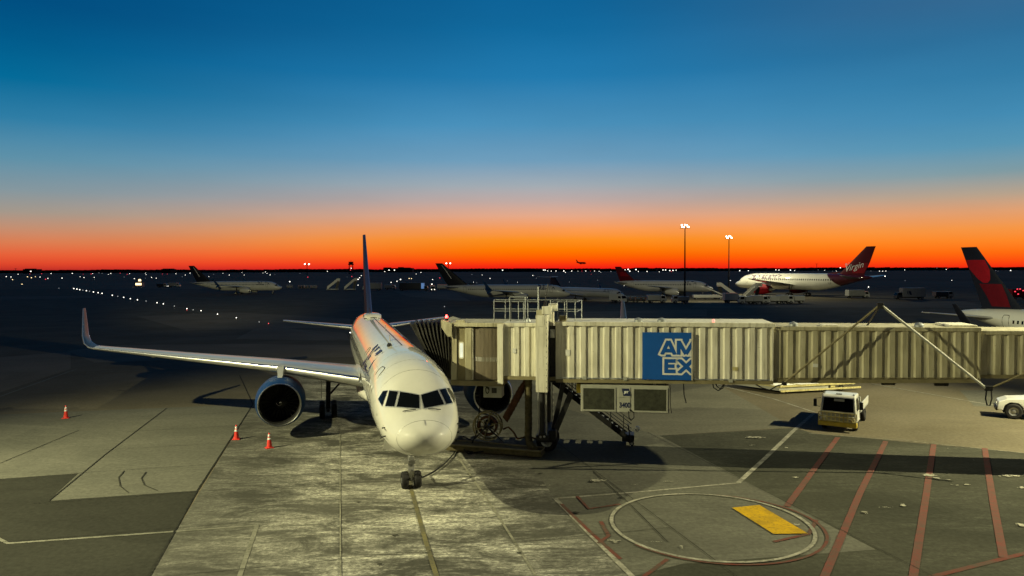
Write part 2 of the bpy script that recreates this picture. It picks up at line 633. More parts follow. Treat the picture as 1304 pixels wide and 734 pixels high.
def ribbon(name, pts, w, mat, z=.020, pix=True, parent=None, wob=0):
    """a painted line of width w along ground points, each laid a hair above the one before"""
    LAYER[0] += .0004
    z += LAYER[0]
    P = [G(*p, z) if pix else Vector((p[0], p[1], z)) for p in pts]
    vs, fs = [], []
    for i, p in enumerate(P):
        d = (P[min(i + 1, len(P) - 1)] - P[max(i - 1, 0)])
        d.z = 0
        d.normalize()
        n = Vector((-d.y, d.x, 0)) * (w / 2)
        vs += [p + n, p - n]
    for i in range(len(P) - 1):
        fs.append((2 * i, 2 * i + 1, 2 * i + 3, 2 * i + 2))
    return MB().add(vs, fs).build(name, mat, parent or apron)


Z1, Z2, Z3 = .008, .012, .016
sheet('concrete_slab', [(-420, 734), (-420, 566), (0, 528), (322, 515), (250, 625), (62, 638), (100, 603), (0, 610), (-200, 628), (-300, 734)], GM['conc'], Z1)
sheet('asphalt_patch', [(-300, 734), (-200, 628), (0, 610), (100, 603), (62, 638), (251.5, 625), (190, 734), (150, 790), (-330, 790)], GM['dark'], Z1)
sheet('concrete_lane', [(150, 790), (190, 734), (322, 515), (345, 478), (470, 470), (560, 470), (600, 486), (707, 635), (735, 672), (805, 734), (850, 790)], GM['lane'], Z1)
sheet('concrete_slab', [(600, 486), (840, 555), (930, 609), (707, 635)], GM['mid'], Z1)
sheet('light_concrete_slab', [(600, 486), (640, 470), (880, 470), (915, 490), (1010, 544), (840, 555)], GM['light'], Z1)
sheet('parking_bay_asphalt', [(840, 555), (1012, 545), (1035, 552), (1304, 577), (1420, 588), (1500, 734), (1520, 790), (850, 790), (805, 734), (870, 718), (1115, 700)], GM['bay'], Z1)
sheet('concrete_slab', [(840, 555), (1115, 700), (870, 718), (805, 734), (735, 672), (707, 635), (930, 609)], GM['mid'], Z1)
sheet('light_concrete_slab', [(1240, 517), (1330, 522), (1330, 497), (1222, 497)], GM['conc'], Z1)
# paler worn strips on the dark taxiway; the last paints floodlit ground as colour
for i, q in enumerate(([(174, 403), (299, 398), (446, 406), (446, 417), (237, 421)], [(85, 447), (150, 440), (300, 438), (450, 440), (450, 455), (250, 458), (120, 462)],
          [(0, 455), (90, 448), (90, 470), (0, 500)], [(330, 416), (440, 424), (445, 434), (300, 432)], [(720, 398), (900, 394), (900, 403), (700, 408)],
          [(890, 384), (1230, 384), (1260, 392), (880, 392)], [(0, 378), (110, 377), (130, 379), (0, 382)], [(500, 371), (575, 370), (600, 384), (520, 378)])):
    sheet('worn_and_lit_strip', q, GM['pale'], Z1 + .004 * i)

# ------------------------------------------------------------------ painted lines and joints
for q, w, m in (
    ([(-30, 515.5), (0, 505), (98, 470)], .22, 'white2'),
    ([(-6, 684), (10, 692), (180, 680), (330, 669)], .16, 'white2'), ([(327, 670), (305, 734), (296, 760)], .17, 'white2'),
    ([(570, 560), (583, 582), (630, 650), (683, 734), (700, 760)], .10, 'thin'),
    ([(707, 635), (820, 626), (940, 615)], .16, 'white'), ([(707, 635), (755, 684), (805, 734), (830, 760)], .20, 'white'),
    ([(940, 615), (975, 583), (1010, 549), (1037, 526)], .24, 'white'), ([(1037, 525), (985, 508), (925, 493), (905, 487)], .18, 'white'),
    ([(1030, 552), (1160, 562), (1304, 577), (1360, 583)], .09, 'thin'),
    ([(1110, 489), (1190, 503), (1240, 512), (1265, 516), (1310, 520)], .16, 'white'),
    ([(1185, 735), (1240, 721), (1304, 705), (1330, 699)], .22, 'red2'),
    ([(120, 374), (200, 386.5), (275, 401), (342, 414), (447, 433.5)], .25, 'thin'),
    ([(0, 465), (120, 452)], .2, 'white2'), ([(590, 548), (575, 560)], .15, 'white2'),
    ([(85, 384), (150, 383)], .5, 'thin'), ([(0, 379), (70, 378)], .5, 'thin'), ([(975, 395), (1050, 394.5)], .4, 'thin'), ([(848, 405), (880, 403.5)], .9, 'white2'),
    ([(250, 376), (300, 376)], .8, 'thin'), ([(245, 385), (340, 383)], .6, 'thin'), ([(415, 374), (470, 374)], .6, 'thin'), ([(455, 460), (300, 466), (110, 475)], .12, 'thin'),
    ([(780, 395), (900, 393)], .4, 'thin'), ([(900, 384), (1060, 386)], .5, 'thin'),
):
    ribbon('painted_line', q, w, PM[m])
for q in ([(1067, 557), (1035, 600), (1002, 645)], [(1128, 562), (1095, 628), (1050, 734), (1040, 760)], [(1189, 566), (1178, 640), (1163, 734), (1159, 760)], [(1254, 571), (1264, 635), (1278, 710)]):
    ribbon('red_bay_line', q, .28, PM['red'], .018)
for q in ([(715, 642), (750, 676), (790, 712)], [(765, 664), (775, 682), (762, 692)], [(735, 632), (750, 648), (790, 642)], [(820, 734), (850, 712)], [(985, 690), (1030, 680), (1040, 662)]):
    ribbon('faded_red_line', q, .16, PM['red2'], .0175)
ribbon('yellow_lead_in_line', [(519, 600), (525, 628), (540, 682), (556, 734), (564, 760)], .17, PM['yellow2'], .018)
for q, w in (([(322, 515), (251, 625), (190, 734), (170, 770)], .07), ([(212, 520), (135, 578), (62, 638)], .06), ([(322, 515), (305, 478)], .06),
             ([(755, 600), (800, 640), (850, 690)], .04), ([(100, 548), (0, 590)], .05), ([(583, 582), (700, 588), (900, 600)], .04)):
    ribbon('slab_joint', q, w, PM['seam'], .017)
ribbon('pale_slab_joint', [(433, 545), (433.2, 640), (433.8, 734)], .05, PM['thin'], .018)
for c in ([(158, 600), (151, 608), (153, 619), (163, 627)], [(186, 601), (180, 609), (184, 618), (201, 625)]):
    ribbon('skid_mark', c, .06, PM['skid'], .018)
# circle with the yellow mark inside
cc = G(904, 668)
cr_ = 3.88
ring = [(cc.x + cr_ * math.cos(t), cc.y + cr_ * math.sin(t)) for t in [2 * math.pi * k / 96 for k in range(97)]]
ribbon('painted_circle', ring, .15, PM['white'], .024, pix=False)
ring2 = [(cc.x + .18 + (cr_ + .22) * math.cos(t), cc.y - .12 + (cr_ + .1) * math.sin(t)) for t in [-2.6 + 3.9 * k / 60 for k in range(61)]]
ribbon('faded_red_circle', ring2, .12, PM['red2'], .022, pix=False)
yp = [G(932, 648), G(967, 644.5), G(1029, 681), G(985, 681.5)]
yv = [p.copy() for p in yp[:2]]
for k in range(7):
    t = k / 6
    p = yp[1].lerp(yp[2], t)
    d = Vector((p.x - cc.x, p.y - cc.y))
    if d.length > cr_ - .1:
        d *= (cr_ - .1) / d.length
    yv.append(Vector((cc.x + d.x, cc.y + d.y, 0)))
yv.append(yp[3])
for p in yv:
    p.z = .046
MB().add(yv, [tuple(range(len(yv)))]).build('yellow_ground_mark', PM['yellow'], apron)


def blot(px, py, wx, wy, seed, n=26):
    """irregular dried salt blot, metres wide"""
    rnd = random.Random(seed)
    c = G(px, py, .050 + .0004 * seed)
    mb = MB()
    for j in range(int(10 + 14 * max(wx, wy))):      # a scatter of crusts, dense in the middle
        q = rnd.gauss(0, .42), rnd.gauss(0, .42)
        d = Vector((q[0] * wx * .5, q[1] * wy * .5, 0))
        r0 = rnd.uniform(.15, .55) * min(wx, wy) * .5 / (1 + abs(q[0]))
        k = rnd.randint(6, 9)
        vs = [c + d + Vector((0, 0, .0002 * j))]
        for i in range(k):
            t = 2 * math.pi * i / k
            r = r0 * rnd.uniform(.45, 1.3)
            vs.append(vs[0] + Vector((r * math.cos(t) * 1.5, r * math.sin(t), 0)))
        mb.add(vs, [(0, 1 + i, 1 + (i + 1) % k) for i in range(k)])
    o = mb.build('salt_stain', PM['salt'], apron)
    o['kind'] = 'stuff'


for i, b_ in enumerate([(1183, 605, .75, .45), (1193, 609, .5, .3), (1206, 611, .35, .2), (1232, 617, .4, .2), (1212, 617, .12, .1), (1219, 618, .2, .12), (1302, 621, .4, .25), (1014, 608, .4, .25), (760, 612, 1.1, .5),
                        (690, 618, 1.0, .18), (782, 688, .5, .3), (962, 557, 1.4, .5), (958, 567, .5, .15), (1001, 570, .3, .2), (835, 690, .9, .08), (868, 696, .12, .5), (850, 613, 1.2, .12), (1128, 646, .7, .12),
                        (1290, 606, 1.7, .35), (1150, 643, .3, .5), (1300, 668, .4, .3), (680, 655, 1.0, .1), (650, 604, .5, .1), (540, 702, 1.2, .12), (1015, 668, .3, .25), (808, 617, .4, .12), (1100, 652, .25, .4), (1240, 586, .1, .08), (1207, 571, .1, .08)]):
    blot(*b_, i)

# joints of the concrete slabs: one set along the aircraft axis, one across it
ja, jc = Vector((AX.x, AX.y, 0)), Vector((AX.y, -AX.x, 0))
j0 = G(431, 600)
for i in (2, 3):
    p = j0 + jc * 6.25 * i
    ribbon('slab_joint', [tuple((p - ja * 22)[:2]), tuple((p + ja * 4)[:2])], .03, PM['seam'], .0165, pix=False)
for i in range(-4, 6):
    p = j0 + ja * (-2 + 4.9 * i)
    ribbon('slab_joint', [tuple((p - jc * 13)[:2]), tuple((p + jc * 12.5)[:2])], .025, PM['seam'], .0165, pix=False)

rnd = random.Random(21)
for i in range(8):      # dark oil drips on the stand
    c = G(rnd.uniform(440, 820), rnd.uniform(585, 725), .048 + .0003 * i)
    k = 11
    r0 = rnd.uniform(.04, .13)
    vs = [c] + [c + Vector((r0 * rnd.uniform(.6, 1.3) * 1.4 * math.cos(2 * math.pi * j / k), r0 * rnd.uniform(.6, 1.3) * math.sin(2 * math.pi * j / k), 0)) for j in range(k)]
    MB().add(vs, [(0, 1 + j, 1 + (j + 1) % k) for j in range(k)]).build('oil_stain', PM['skid'], apron)


# ------------------------------------------------------------------ aircraft
def hermite(xs, ys, x):
    n = len(xs)
    if x <= xs[0]:
        return ys[0]
    if x >= xs[-1]:
        return ys[-1]
    i = max(k for k in range(n - 1) if xs[k] <= x)
    h = [xs[k + 1] - xs[k] for k in range(n - 1)]
    dl = [(ys[k + 1] - ys[k]) / h[k] for k in range(n - 1)]

    def sl(k):
        if k == 0:
            return dl[0]
        if k == n - 1:
            return dl[-1]
        if dl[k - 1] * dl[k] <= 0:
            return 0.
        return 2 * dl[k - 1] * dl[k] / (dl[k - 1] + dl[k])
    t = (x - xs[i]) / h[i]
    return ((1 + 2 * t) * (1 - t) ** 2 * ys[i] + t * (1 - t) ** 2 * h[i] * sl(i) + t * t * (3 - 2 * t) * ys[i + 1] + t * t * (t - 1) * h[i] * sl(i + 1))


# nose and tail stations for a fuselage of half height 2: distance, top, bottom, half width
NOSE_T = [(0, -.72, -.72, 0), (.04, -.55, -.92, .30), (.15, -.42, -1.09, .55), (.4, -.27, -1.30, .85), (.75, -.13, -1.52, 1.10), (1.2, .02, -1.68, 1.33), (1.6, .21, -1.78, 1.47),
          (2.2, .73, -1.88, 1.63), (3.0, 1.23, -1.96, 1.75), (4.0, 1.61, -2.0, 1.83), (5.0, 1.81, -2.0, 1.87), (6.5, 1.97, -2.02, 1.88), (8.0, 2.01, -2.02, 1.88)]
TAIL_T = [(17, 2.01, -2.0, 1.88), (13, 2.0, -1.55, 1.82), (9, 1.95, -.8, 1.55), (5, 1.8, .05, 1.08), (2.2, 1.6, .6, .62), (.4, 1.35, .95, .28), (0, 1.2, 1.1, .06)]


class Fuselage:
    def __init__(s, L, half, zc, nose_k=None):
        s.L, s.zc = L, zc
        k = half / 2.0
        nk = nose_k or k
        tk = min(k, L / 47.0)
        s.xs = [a * nk for a, *_ in NOSE_T] + [L - a * tk for a, *_ in TAIL_T]
        s.top = [b * k for _, b, _, _ in NOSE_T] + [b * k for _, b, _, _ in TAIL_T]
        s.bot = [c * k for _, _, c, _ in NOSE_T] + [c * k for _, _, c, _ in TAIL_T]
        s.hw = [d * k for *_, d in NOSE_T] + [d * k for *_, d in TAIL_T]
        s.k = k

    def sec(s, x):
        t, b, w = hermite(s.xs, s.top, x), hermite(s.xs, s.bot, x), hermite(s.xs, s.hw, x)
        zm = (t + b) / 2
        return s.zc + t, s.zc + b, w, s.zc + zm

    def pt(s, x, a):
        t, b, w, zm = s.sec(x)
        sa = math.sin(a)
        return Vector((x, w * math.cos(a), zm + ((t - zm) if sa > 0 else (zm - b)) * sa))

    def side(s, x, z, sgn, off=.0):
        """point on the skin at height z, with its outward offset"""
        t, b, w, zm = s.sec(x)
        q = max(-.995, min(.995, (z - zm) / ((t - zm) if z > zm else (zm - b))))
        a = math.asin(q)
        y = w * math.cos(a)
        n = Vector((0, math.cos(a) / max(w, .1), math.sin(a) / max(t - zm, .1))).normalized()
        return Vector((x, sgn * (y + n.y * off), z + n.z * off))

    def mesh(s, n=40, rings=70):
        xs = sorted(set([0.004 * s.k, .015 * s.k] + [s.xs[12] * (i / 26) ** 1.7 for i in range(1, 27)] + [s.xs[12] + (s.L - s.xs[12]) * i / (rings - 26) for i in range(1, rings - 25)]))
        R_ = [[s.pt(x, 2 * math.pi * k / n) for k in range(n)] for x in xs]
        return MB().loft(R_, True, True, True)


def foil(le, chord, thick, axis='y', n=9):
    """closed aerofoil ring: le = leading edge point, chord runs aft along +X"""
    ring = []
    xs = [(1 - math.cos(math.pi * i / n)) / 2 for i in range(n + 1)]

    def th(t):
        return 5 * thick * (.2969 * math.sqrt(t) - .126 * t - .3516 * t * t + .2843 * t ** 3 - .1015 * t ** 4)
    for t in xs[::-1]:
        ring.append((t, th(t)))
    for t in xs[1:-1]:
        ring.append((t, -th(t)))
    out = []
    for t, h in ring:
        p = Vector(le) + Vector((t * chord, 0, 0))
        if axis == 'y':
            p.z += h * chord
        elif axis == 'z':
            p.y += h * chord
        else:      # blended winglet: normal given as a vector
            p += Vector(axis) * (h * chord)
        out.append(p)
    return out


def wing_rings(S, sgn):
    """S: list of (y, le_x, chord, z, thickness)"""
    return [foil((x, sgn * y, z), c, t) for y, x, c, z, t in S]


def wheel(x, y, z, r, w, name, parent, mats=None):
    mb = MB().lathe([(-w / 2, r * .55), (-w / 2, r * .86), (-w * .36, r * .97), (-w * .2, r), (w * .2, r), (w * .36, r * .97), (w / 2, r * .86), (w / 2, r * .55)], (x, y, z), 'Y', 22)
    mb.lathe([(-w * .40, .001), (-w * .42, r * .2), (-w * .30, r * .34), (-w * .42, r * .56), (w * .42, r * .56), (w * .30, r * .34), (w * .42, r * .2), (w * .40, .001)], (x, y, z), 'Y', 18, 1)
    return mb.build(name, [M['rubber'], mats or M['steel']], parent, True)


def airliner(name, label, cat, nose, aft, P):
    """nose: ground point under the nose tip, aft: direction nose -> tail. P: the type's measures and paint"""
    L, half, span = P['L'], P['half'], P['span']
    root = empty(name, (nose[0], nose[1], 0), math.atan2(aft[1], aft[0]), label, cat, P.get('group'))
    k = half / 2.0
    kl = L / 47.3
    zc = P['zc']
    F = Fuselage(L, half, zc)
    det = P.get('detail')
    fus = F.mesh(56 if det else 28, 100 if det else 56).build('fuselage', P['body'], root, True)
    fus.data.set_sharp_from_angle(angle=R(85))
    # ---- wings
    ks = span / 38.0
    xo = P.get('wing_x', 16.5 * kl)
    zr = P.get('wing_z', zc - .8 * k)
    S = [(0.9 * k, xo - .55 * kl, 9.2 * kl, zr - .15, .115), (1.9 * k, xo, 8.4 * kl, zr, .115), (6.5 * ks, xo + 2.35 * kl, 5.6 * kl, zr + .62 * ks, .11),
         (12.7 * ks, xo + 5.62 * kl, 3.6 * kl, zr + 1.12 * ks, .105), (18.6 * ks, xo + 8.75 * kl, 1.95 * kl, zr + 1.6 * ks, .10)]
    for sgn in (1, -1):
        w = MB().loft(wing_rings(S, sgn), True, True, True).build('wing', P.get('wing', M['grey']), root, True)
        if det:
            e = MB().loft([foil((x - .03, sgn * y, z), c * .13, t * 5.2, 'y', 6) for y, x, c, z, t in S[1:]], True, True, True).build('leading_edge_slat', M['alu'], w, True)
            for yy in (4.2, 9.0, 12.0, 15.0):
                q = np.interp(yy, [a[0] for a in S], [a[1] + a[2] * .55 for a in S]), np.interp(yy, [a[0] for a in S], [a[3] for a in S]), np.interp(yy, [a[0] for a in S], [a[2] for a in S])
                MB().lathe([(0, .01), (.25, .16), (q[2] * .3, .2), (q[2] * .5, .14), (q[2] * .62, .01)], (q[0], sgn * yy, q[1] - .28), 'X', 10).build('flap_fairing', M['grey'], w, True)
        if P.get('winglet', 'blend') == 'blend':
            y0, x0, c0, z0, t0 = S[-1]
            u = 1.0 * ks
            T = [(y0, x0, c0, z0, (0, 0, 1)), (y0 + .38 * u, x0 + .25, c0 * .93, z0 + .06, (0, -.35, .94)), (y0 + .72 * u, x0 + .55, c0 * .84, z0 + .30, (0, -.75, .66)),
                 (y0 + .92 * u, x0 + .95, c0 * .72, z0 + .78, (0, -.95, .3)), (y0 + 1.12 * u, x0 + 1.75, c0 * .52, z0 + 1.72, (0, -.98, .2)), (y0 + 1.28 * u, x0 + 2.45, c0 * .30, z0 + 2.55, (0, -.98, .2))]
            rr = []
            for y, x, c, z, nrm in T:
                rr.append(foil((x, sgn * y, z), c, .10, (0, sgn * nrm[1], nrm[2])))
            wg = MB().loft(rr, True, True, True)
            if P.get('scimitar'):
                rr = [foil((x, sgn * y, z), c, .1, (0, sgn * -.9, -.4)) for y, x, c, z in ((y0 + .3 * u, x0 + .3, c0 * .8, z0), (y0 + .8 * u, x0 + 1.4, c0 * .3, z0 - 1.0))]
                wg.loft(rr, True, True, True)
            wg.build('winglet', P.get('winglet_mat', M['navy']), w, True)
            if det:
                MB().loft([foil((x + c * .93, sgn * y, z), c * .09, .25, (0, sgn * n_[1], n_[2]), 6) for y, x, c, z, n_ in T], True, True, True).build('winglet_trailing_edge', M['alu'], w, True)
                MB().loft([foil((x - .015, sgn * y, z), c * .16, .35, (0, sgn * n_[1], n_[2]), 6) for y, x, c, z, n_ in T], True, True, True).build('winglet_leading_edge', M['alu'], w, True)
    # ---- tail
    H = P['tail_h']
    zt = zc + 1.85 * k
    fx = L - 10.6 * kl
    ft = (H - zt)
    fin_s = [(fx - 1.0 * kl, 9.0 * kl, zt - .7 * k, .05), (fx + .5 * kl, P.get('fin_root', 7.6) * kl, zt + .02 * ft, .085), (fx + .5 * kl + .46 * ft * P.get('fin_sweep', 1.0), P.get('fin_root', 7.6) * .74 * kl, zt + .45 * ft, .09), (fx + .5 * kl + 1.04 * ft * P.get('fin_sweep', 1.0), P.get('fin_tip', 3.0 * kl), H, .085)]
    fin = MB().loft([foil((x, 0, z), c, t, 'z') for x, c, z, t in fin_s], True, True, True)
    fin.add([(fx - 4.2 * kl, 0, zc + 1.95 * k), (fx - .6 * kl, .14, zc + 1.9 * k), (fx - .6 * kl, -.14, zc + 1.9 * k), (fx + 1.0 * kl, .0, zt + .10 * ft)], [(0, 1, 3), (0, 3, 2), (1, 2, 3)])
    fin = fin.build('tail_fin', P['fin'], root, True)

    def finpt(u, v, sgn, off=.03):
        """u along the chord 0..1, v up the fin 0..1"""
        z = zt + .02 * ft + v * .98 * ft
        zz = [a[2] for a in fin_s[1:]]
        le = np.interp(z, zz, [a[0] for a in fin_s[1:]])
        c = np.interp(z, zz, [a[1] for a in fin_s[1:]])
        t = np.interp(z, zz, [a[3] for a in fin_s[1:]])
        h = 5 * t * (.2969 * math.sqrt(u) - .126 * u - .3516 * u * u + .2843 * u ** 3 - .1015 * u ** 4) * c
        return Vector((le + u * c, sgn * (h + off), z))
    if det:
        MB().loft([foil((x - .02, 0, z), c * .07, t * 9.5, 'z', 6) for x, c, z, t in fin_s[1:]], True, True, True).build('fin_leading_edge', M['alu'], fin, True)
    for e in P.get('emblems', []):
        for sgn in (1, -1):
            poly, mat = e
            vs = []
            fs = []
            # strip quads between left and right boundary: poly = [(v, u0, u1), ...] from bottom to top
            for v, u0, u1 in poly:
                for j in range(6):
                    vs.append(finpt(max(.004, min(.99, u0 + (u1 - u0) * j / 5)), v, sgn, .035))
            for i in range(len(poly) - 1):
                for j in range(5):
                    fs.append((i * 6 + j, i * 6 + j + 1, i * 6 + 7 + j, i * 6 + 6 + j))
            MB().add(vs, fs).build('tail_emblem', mat, fin)
    if P.get('tail_text'):
        body, size, shear, x0, z0, slope = P['tail_text']
        tv, tf = text2d(body, size, shear)
        wmax = max(a for a, _ in tv)
        for sgn in (1, -1):
            vs = []
            for a, b in tv:
                xx = x0 + (wmax - a if sgn > 0 else a)
                zz = z0 + b + (a - wmax / 2) * slope
                zs = [q[2] for q in fin_s]
                le, c = np.interp(zz, zs, [q[0] for q in fin_s]), np.interp(zz, zs, [q[1] for q in fin_s])
                u = min(.98, max(.02, (xx - le) / c))
                t = np.interp(zz, zs, [q[3] for q in fin_s])
                h = 5 * t * (.2969 * math.sqrt(u) - .126 * u - .3516 * u * u + .2843 * u ** 3 - .1015 * u ** 4) * c
                vs.append((xx, sgn * (h + .06), zz))
            MB().add(vs, tf).build('tail_lettering', M['palelet'], fin)
    # ---- stabilizers
    if P.get('ttail'):
        ss = [(0.02, L - 3.6 * kl, 3.2 * kl, H - .1, .09), (P.get('stab', 4.3), L - 1.2 * kl, 1.3 * kl, H + .1, .09)]
    else:
        zs_ = zc + P.get('stab_dz', .95) * k
        sb = P.get('stab', 7.6 * ks)
        ss = [(.35 * k, L - 8.0 * kl, 5.2 * kl, zs_, .09), (1.2 * k, L - 7.4 * kl, 4.7 * kl, zs_ + .06, .09), (sb, L - 3.7 * kl, 1.7 * kl, zs_ + .085 * sb, .085)]
    for sgn in (1, -1):
        st = MB().loft(wing_rings(ss, sgn), True, True, True).build('stabilizer', P.get('wing', M['grey']), root, True)
        if det:
            MB().loft([foil((x - .02, sgn * y, z), c * .09, t * 7.5, 'y', 6) for y, x, c, z, t in ss], True, True, True).build('stabilizer_leading_edge', M['alu'], st, True)
    # ---- engines
    er = P['eng_r']
    for sgn in (1, -1):
        if P.get('rear_eng'):
            ex, ey, ez, el = L - 12.5 * kl, 2.55 * k, zc + .55 * k, 4.6
        else:
            ex, ey, ez, el = P['eng_x'], P['eng_y'], P['eng_z'], 5.2 * er / 1.35
        o = (ex, sgn * ey, ez)
        n = 48 if det else 20
        e = MB().lathe([(.10, er * .945), (.35, er * 1.02), (.8, er * 1.085), (1.4, er * 1.11), (el * .5, er * 1.07), (el * .8, er * .86), (el, er * .66), (el - .05, er * .60), (el * .8, er * .58)], o, 'X', n).build('engine', P.get('eng', M['navy']), root, True)
        MB().lathe([(.34, er * .86), (.10, er * .885), (.02, er * .91), (0, er * .925), (.03, er * .943), (.10, er * .950), (.14, er * .945)], o, 'X', n).build('inlet_lip', M['alu'], e, True)
        MB().lathe([(.30, er * .87), (1.15, er * .83), (1.15, er * .8), (1.3, .01)], o, 'X', n).build('inlet_duct', M['black'], e, True)
        MB().lathe([(el * .7, er * .5), (el + .5, er * .40), (el + 1.3, er * .20), (el + 1.7, .01)], o, 'X', n).build('exhaust_cone', M['steel'], e, True)
        if det:
            fb = MB()
            for i in range(24):
                a = 2 * math.pi * i / 24
                r0, r1 = er * .28, er * .82
                c, s_ = math.cos(a), math.sin(a)
                c2, s2 = math.cos(a + .16), math.sin(a + .16)
                vs = [Vector((.98, r0 * c, r0 * s_)), Vector((1.10, r0 * c2, r0 * s2)), Vector((1.10, r1 * math.cos(a + .22), r1 * math.sin(a + .22))), Vector((.86, r1 * math.cos(a + .08), r1 * math.sin(a + .08)))]
                fb.add([v + Vector(o) for v in vs], [(0, 1, 2, 3)])
            fb.build('fan_blades', M['black'], e)
            MB().lathe([(.52, .005), (.60, .12), (.8, .26), (1.0, er * .29)], o, 'X', 20).build('spinner', M['black'], e, True)
            sw = [Vector((.50 + .25 * (r_ / .22), 0, 0)) + Vector((0, r_ * math.cos(t), r_ * math.sin(t))) + Vector(o) for r_, t in [(.03 + .17 * i / 14, 1.2 + .36 * i) for i in range(15)]]
            MB().path(sw, .022, 5).build('spinner_swirl', M['palelet'], e)
        # pylon
        if P.get('rear_eng'):
            MB().box(ex + 1.0, ex + 3.6, min(sgn * 1.2 * k, sgn * ey), max(sgn * 1.2 * k, sgn * ey), ez - .12, ez + .12).build('pylon', P['body'], root)
        else:
            yw = [a[0] for a in S]
            wl_, wz_, wc_ = np.interp(ey, yw, [a[1] for a in S]), np.interp(ey, yw, [a[3] for a in S]), np.interp(ey, yw, [a[2] for a in S])
            py = sgn * ey
            pv = []
            for dy in (-.20, .20):
                pv += [(ex + .9 * er / 1.35, py + dy * .5, ez + er * .98), (wl_ - .1, py + dy, wz_ + .22), (wl_ + wc_ * .5, py + dy, wz_ - .1), (ex + el * .9, py + dy, ez + er * .45), (ex + 1.6, py + dy, ez + er * .6)]
            MB().add(pv, [(0, 1, 2, 3, 4), (5, 6, 7, 8, 9), (0, 1, 6, 5), (1, 2, 7, 6), (2, 3, 8, 7), (3, 4, 9, 8), (4, 0, 5, 9)]).build('pylon', P.get('pylon', M['grey']), root)
    # ---- landing gear
    gx, mx, my = P['gear']
    wr = P.get('wheel_r', .51)
    nr = P.get('nose_r', .40)
    zb = F.sec(gx)[1]
    g = MB()
    g.tube((gx - .02, 0, nr), (gx - .12, 0, zb + .35), .11, 12)
    g.tube((gx - .02, 0, nr + .35), (gx - .08, 0, zb - .1), .15, 12)
    g.tube((gx, -.42, nr), (gx, .42, nr), .07, 10)
    if det:
        g.bar((gx - .05, 0, nr + .9), (gx + 1.3, 0, zb + .2), .10, .10)
        g.bar((gx - .16, -.08, nr + .15), (gx - .34, -.05, nr + .52), .06, .05)
        g.bar((gx - .16, .08, nr + .15), (gx - .34, .05, nr + .52), .06, .05)
        g.bar((gx - .34, 0, nr + .52), (gx - .12, 0, nr + .85), .12, .05)
        g.box(gx - .22, gx - .02, -.26, .26, nr + .78, nr + .92)
        g.box(gx - .30, gx - .18, -.34, -.16, nr + .80, nr + 1.0)
        g.box(gx - .30, gx - .18, .16, .34, nr + .80, nr + 1.0)
        g.box(gx - .26, gx - .1, -.12, .12, nr + .95, nr + 1.12)
    ng = g.build('nose_gear', M['steel'], root, True)
    for sy in (-1, 1):
        wheel(gx, sy * .29, nr, nr, .32, 'wheel', ng, M['vehicle'])
    if det:
        for sy in (-1, 1):
            MB().lathe([(0, .001), (0, .10), (.08, .08), (.12, .001)], (gx - .33, sy * .25, nr + .9), 'X', 12).build('taxi_light', M['alu'], ng, True)
            MB().bar((gx + .55, sy * .48, zb + .02), (gx + .6, sy * .62, zb - .62), 1.3, .03, up=(1, 0, 0)).build('gear_door', P['body'], ng)
    for sgn in (1, -1):
        y = sgn * my
        zt_ = zr + .2
        g = MB().tube((mx, y, wr), (mx - .1, y - sgn * .05, zt_), .16, 12)
        g.bar((mx, y, wr + .9), (mx - .1, y - sgn * 1.9, zt_ - .1), .12, .12)
        g.tube((mx - .6, y, wr), (mx + .6, y, wr), .11, 8)
        mg = g.build('main_gear', M['dark'], root, True)
        for dx in (((-.57, .57)) if P.get('bogie', det) else (0,)):
            for dy in (-.40, .40):
                wheel(mx + dx, y + dy, wr, wr, .36, 'wheel', mg)
        if det:
            MB().box(mx - .9, mx + .7, y + sgn * .42, y + sgn * .46, wr + .95, zt_ - .1).build('gear_door', P['body'], mg)
    # ---- windows and lettering
    wz = zc + .55 * k
    for sgn in (1, -1):
        vs, fs = [], []
        x = 7.2 * k
        i = 0
        while x < L - 10.5 * kl:
            if not (P.get('gaps') and any(a < x / L < b for a, b in P['gaps'])):
                h, wd = .19 * k, .13 * k
                q = [F.side(x - wd, wz - h, sgn, .012), F.side(x + wd, wz - h, sgn, .012), F.side(x + wd, wz + h, sgn, .012), F.side(x - wd, wz + h, sgn, .012)]
                b = len(vs)
                vs += q
                fs.append((b, b + 1, b + 2, b + 3))
            x += .53 * k if det else .6 * k
        MB().add(vs, fs).build('cabin_windows', M['glass'], root)['kind'] = 'stuff'
        for dx, dh in P.get('doors', ((5.9 * k, 1.85), (L - 9.4 * kl, 1.75))):
            z0 = zc - .42 * k
            wd = .45
            loop = []
            for t in range(21):
                a = 2 * math.pi * t / 20
                cx = math.copysign(abs(math.cos(a)) ** .35, math.cos(a)) * wd
                cz = math.copysign(abs(math.sin(a)) ** .35, math.sin(a)) * dh * .5 * k
                loop.append(F.side(dx + cx, z0 + dh * .5 * k + cz, sgn, .006))
            d = MB().path(loop, .018 if det else .035, 4).build('door_outline', M['dark'], root)
    for body, size, x0, z0, sgnl, shear, mat in P.get('texts', []):
        tv, tf = text2d(body, size, shear, .035 * size, 1.1)
        wmax = max(a for a, _ in tv)
        for sgn in sgnl:
            vs = [F.side(x0 + (wmax - a if sgn > 0 else a), z0 + b, sgn, .02) for a, b in tv]
            MB().add(vs, tf).build('fuselage_lettering', mat, root)
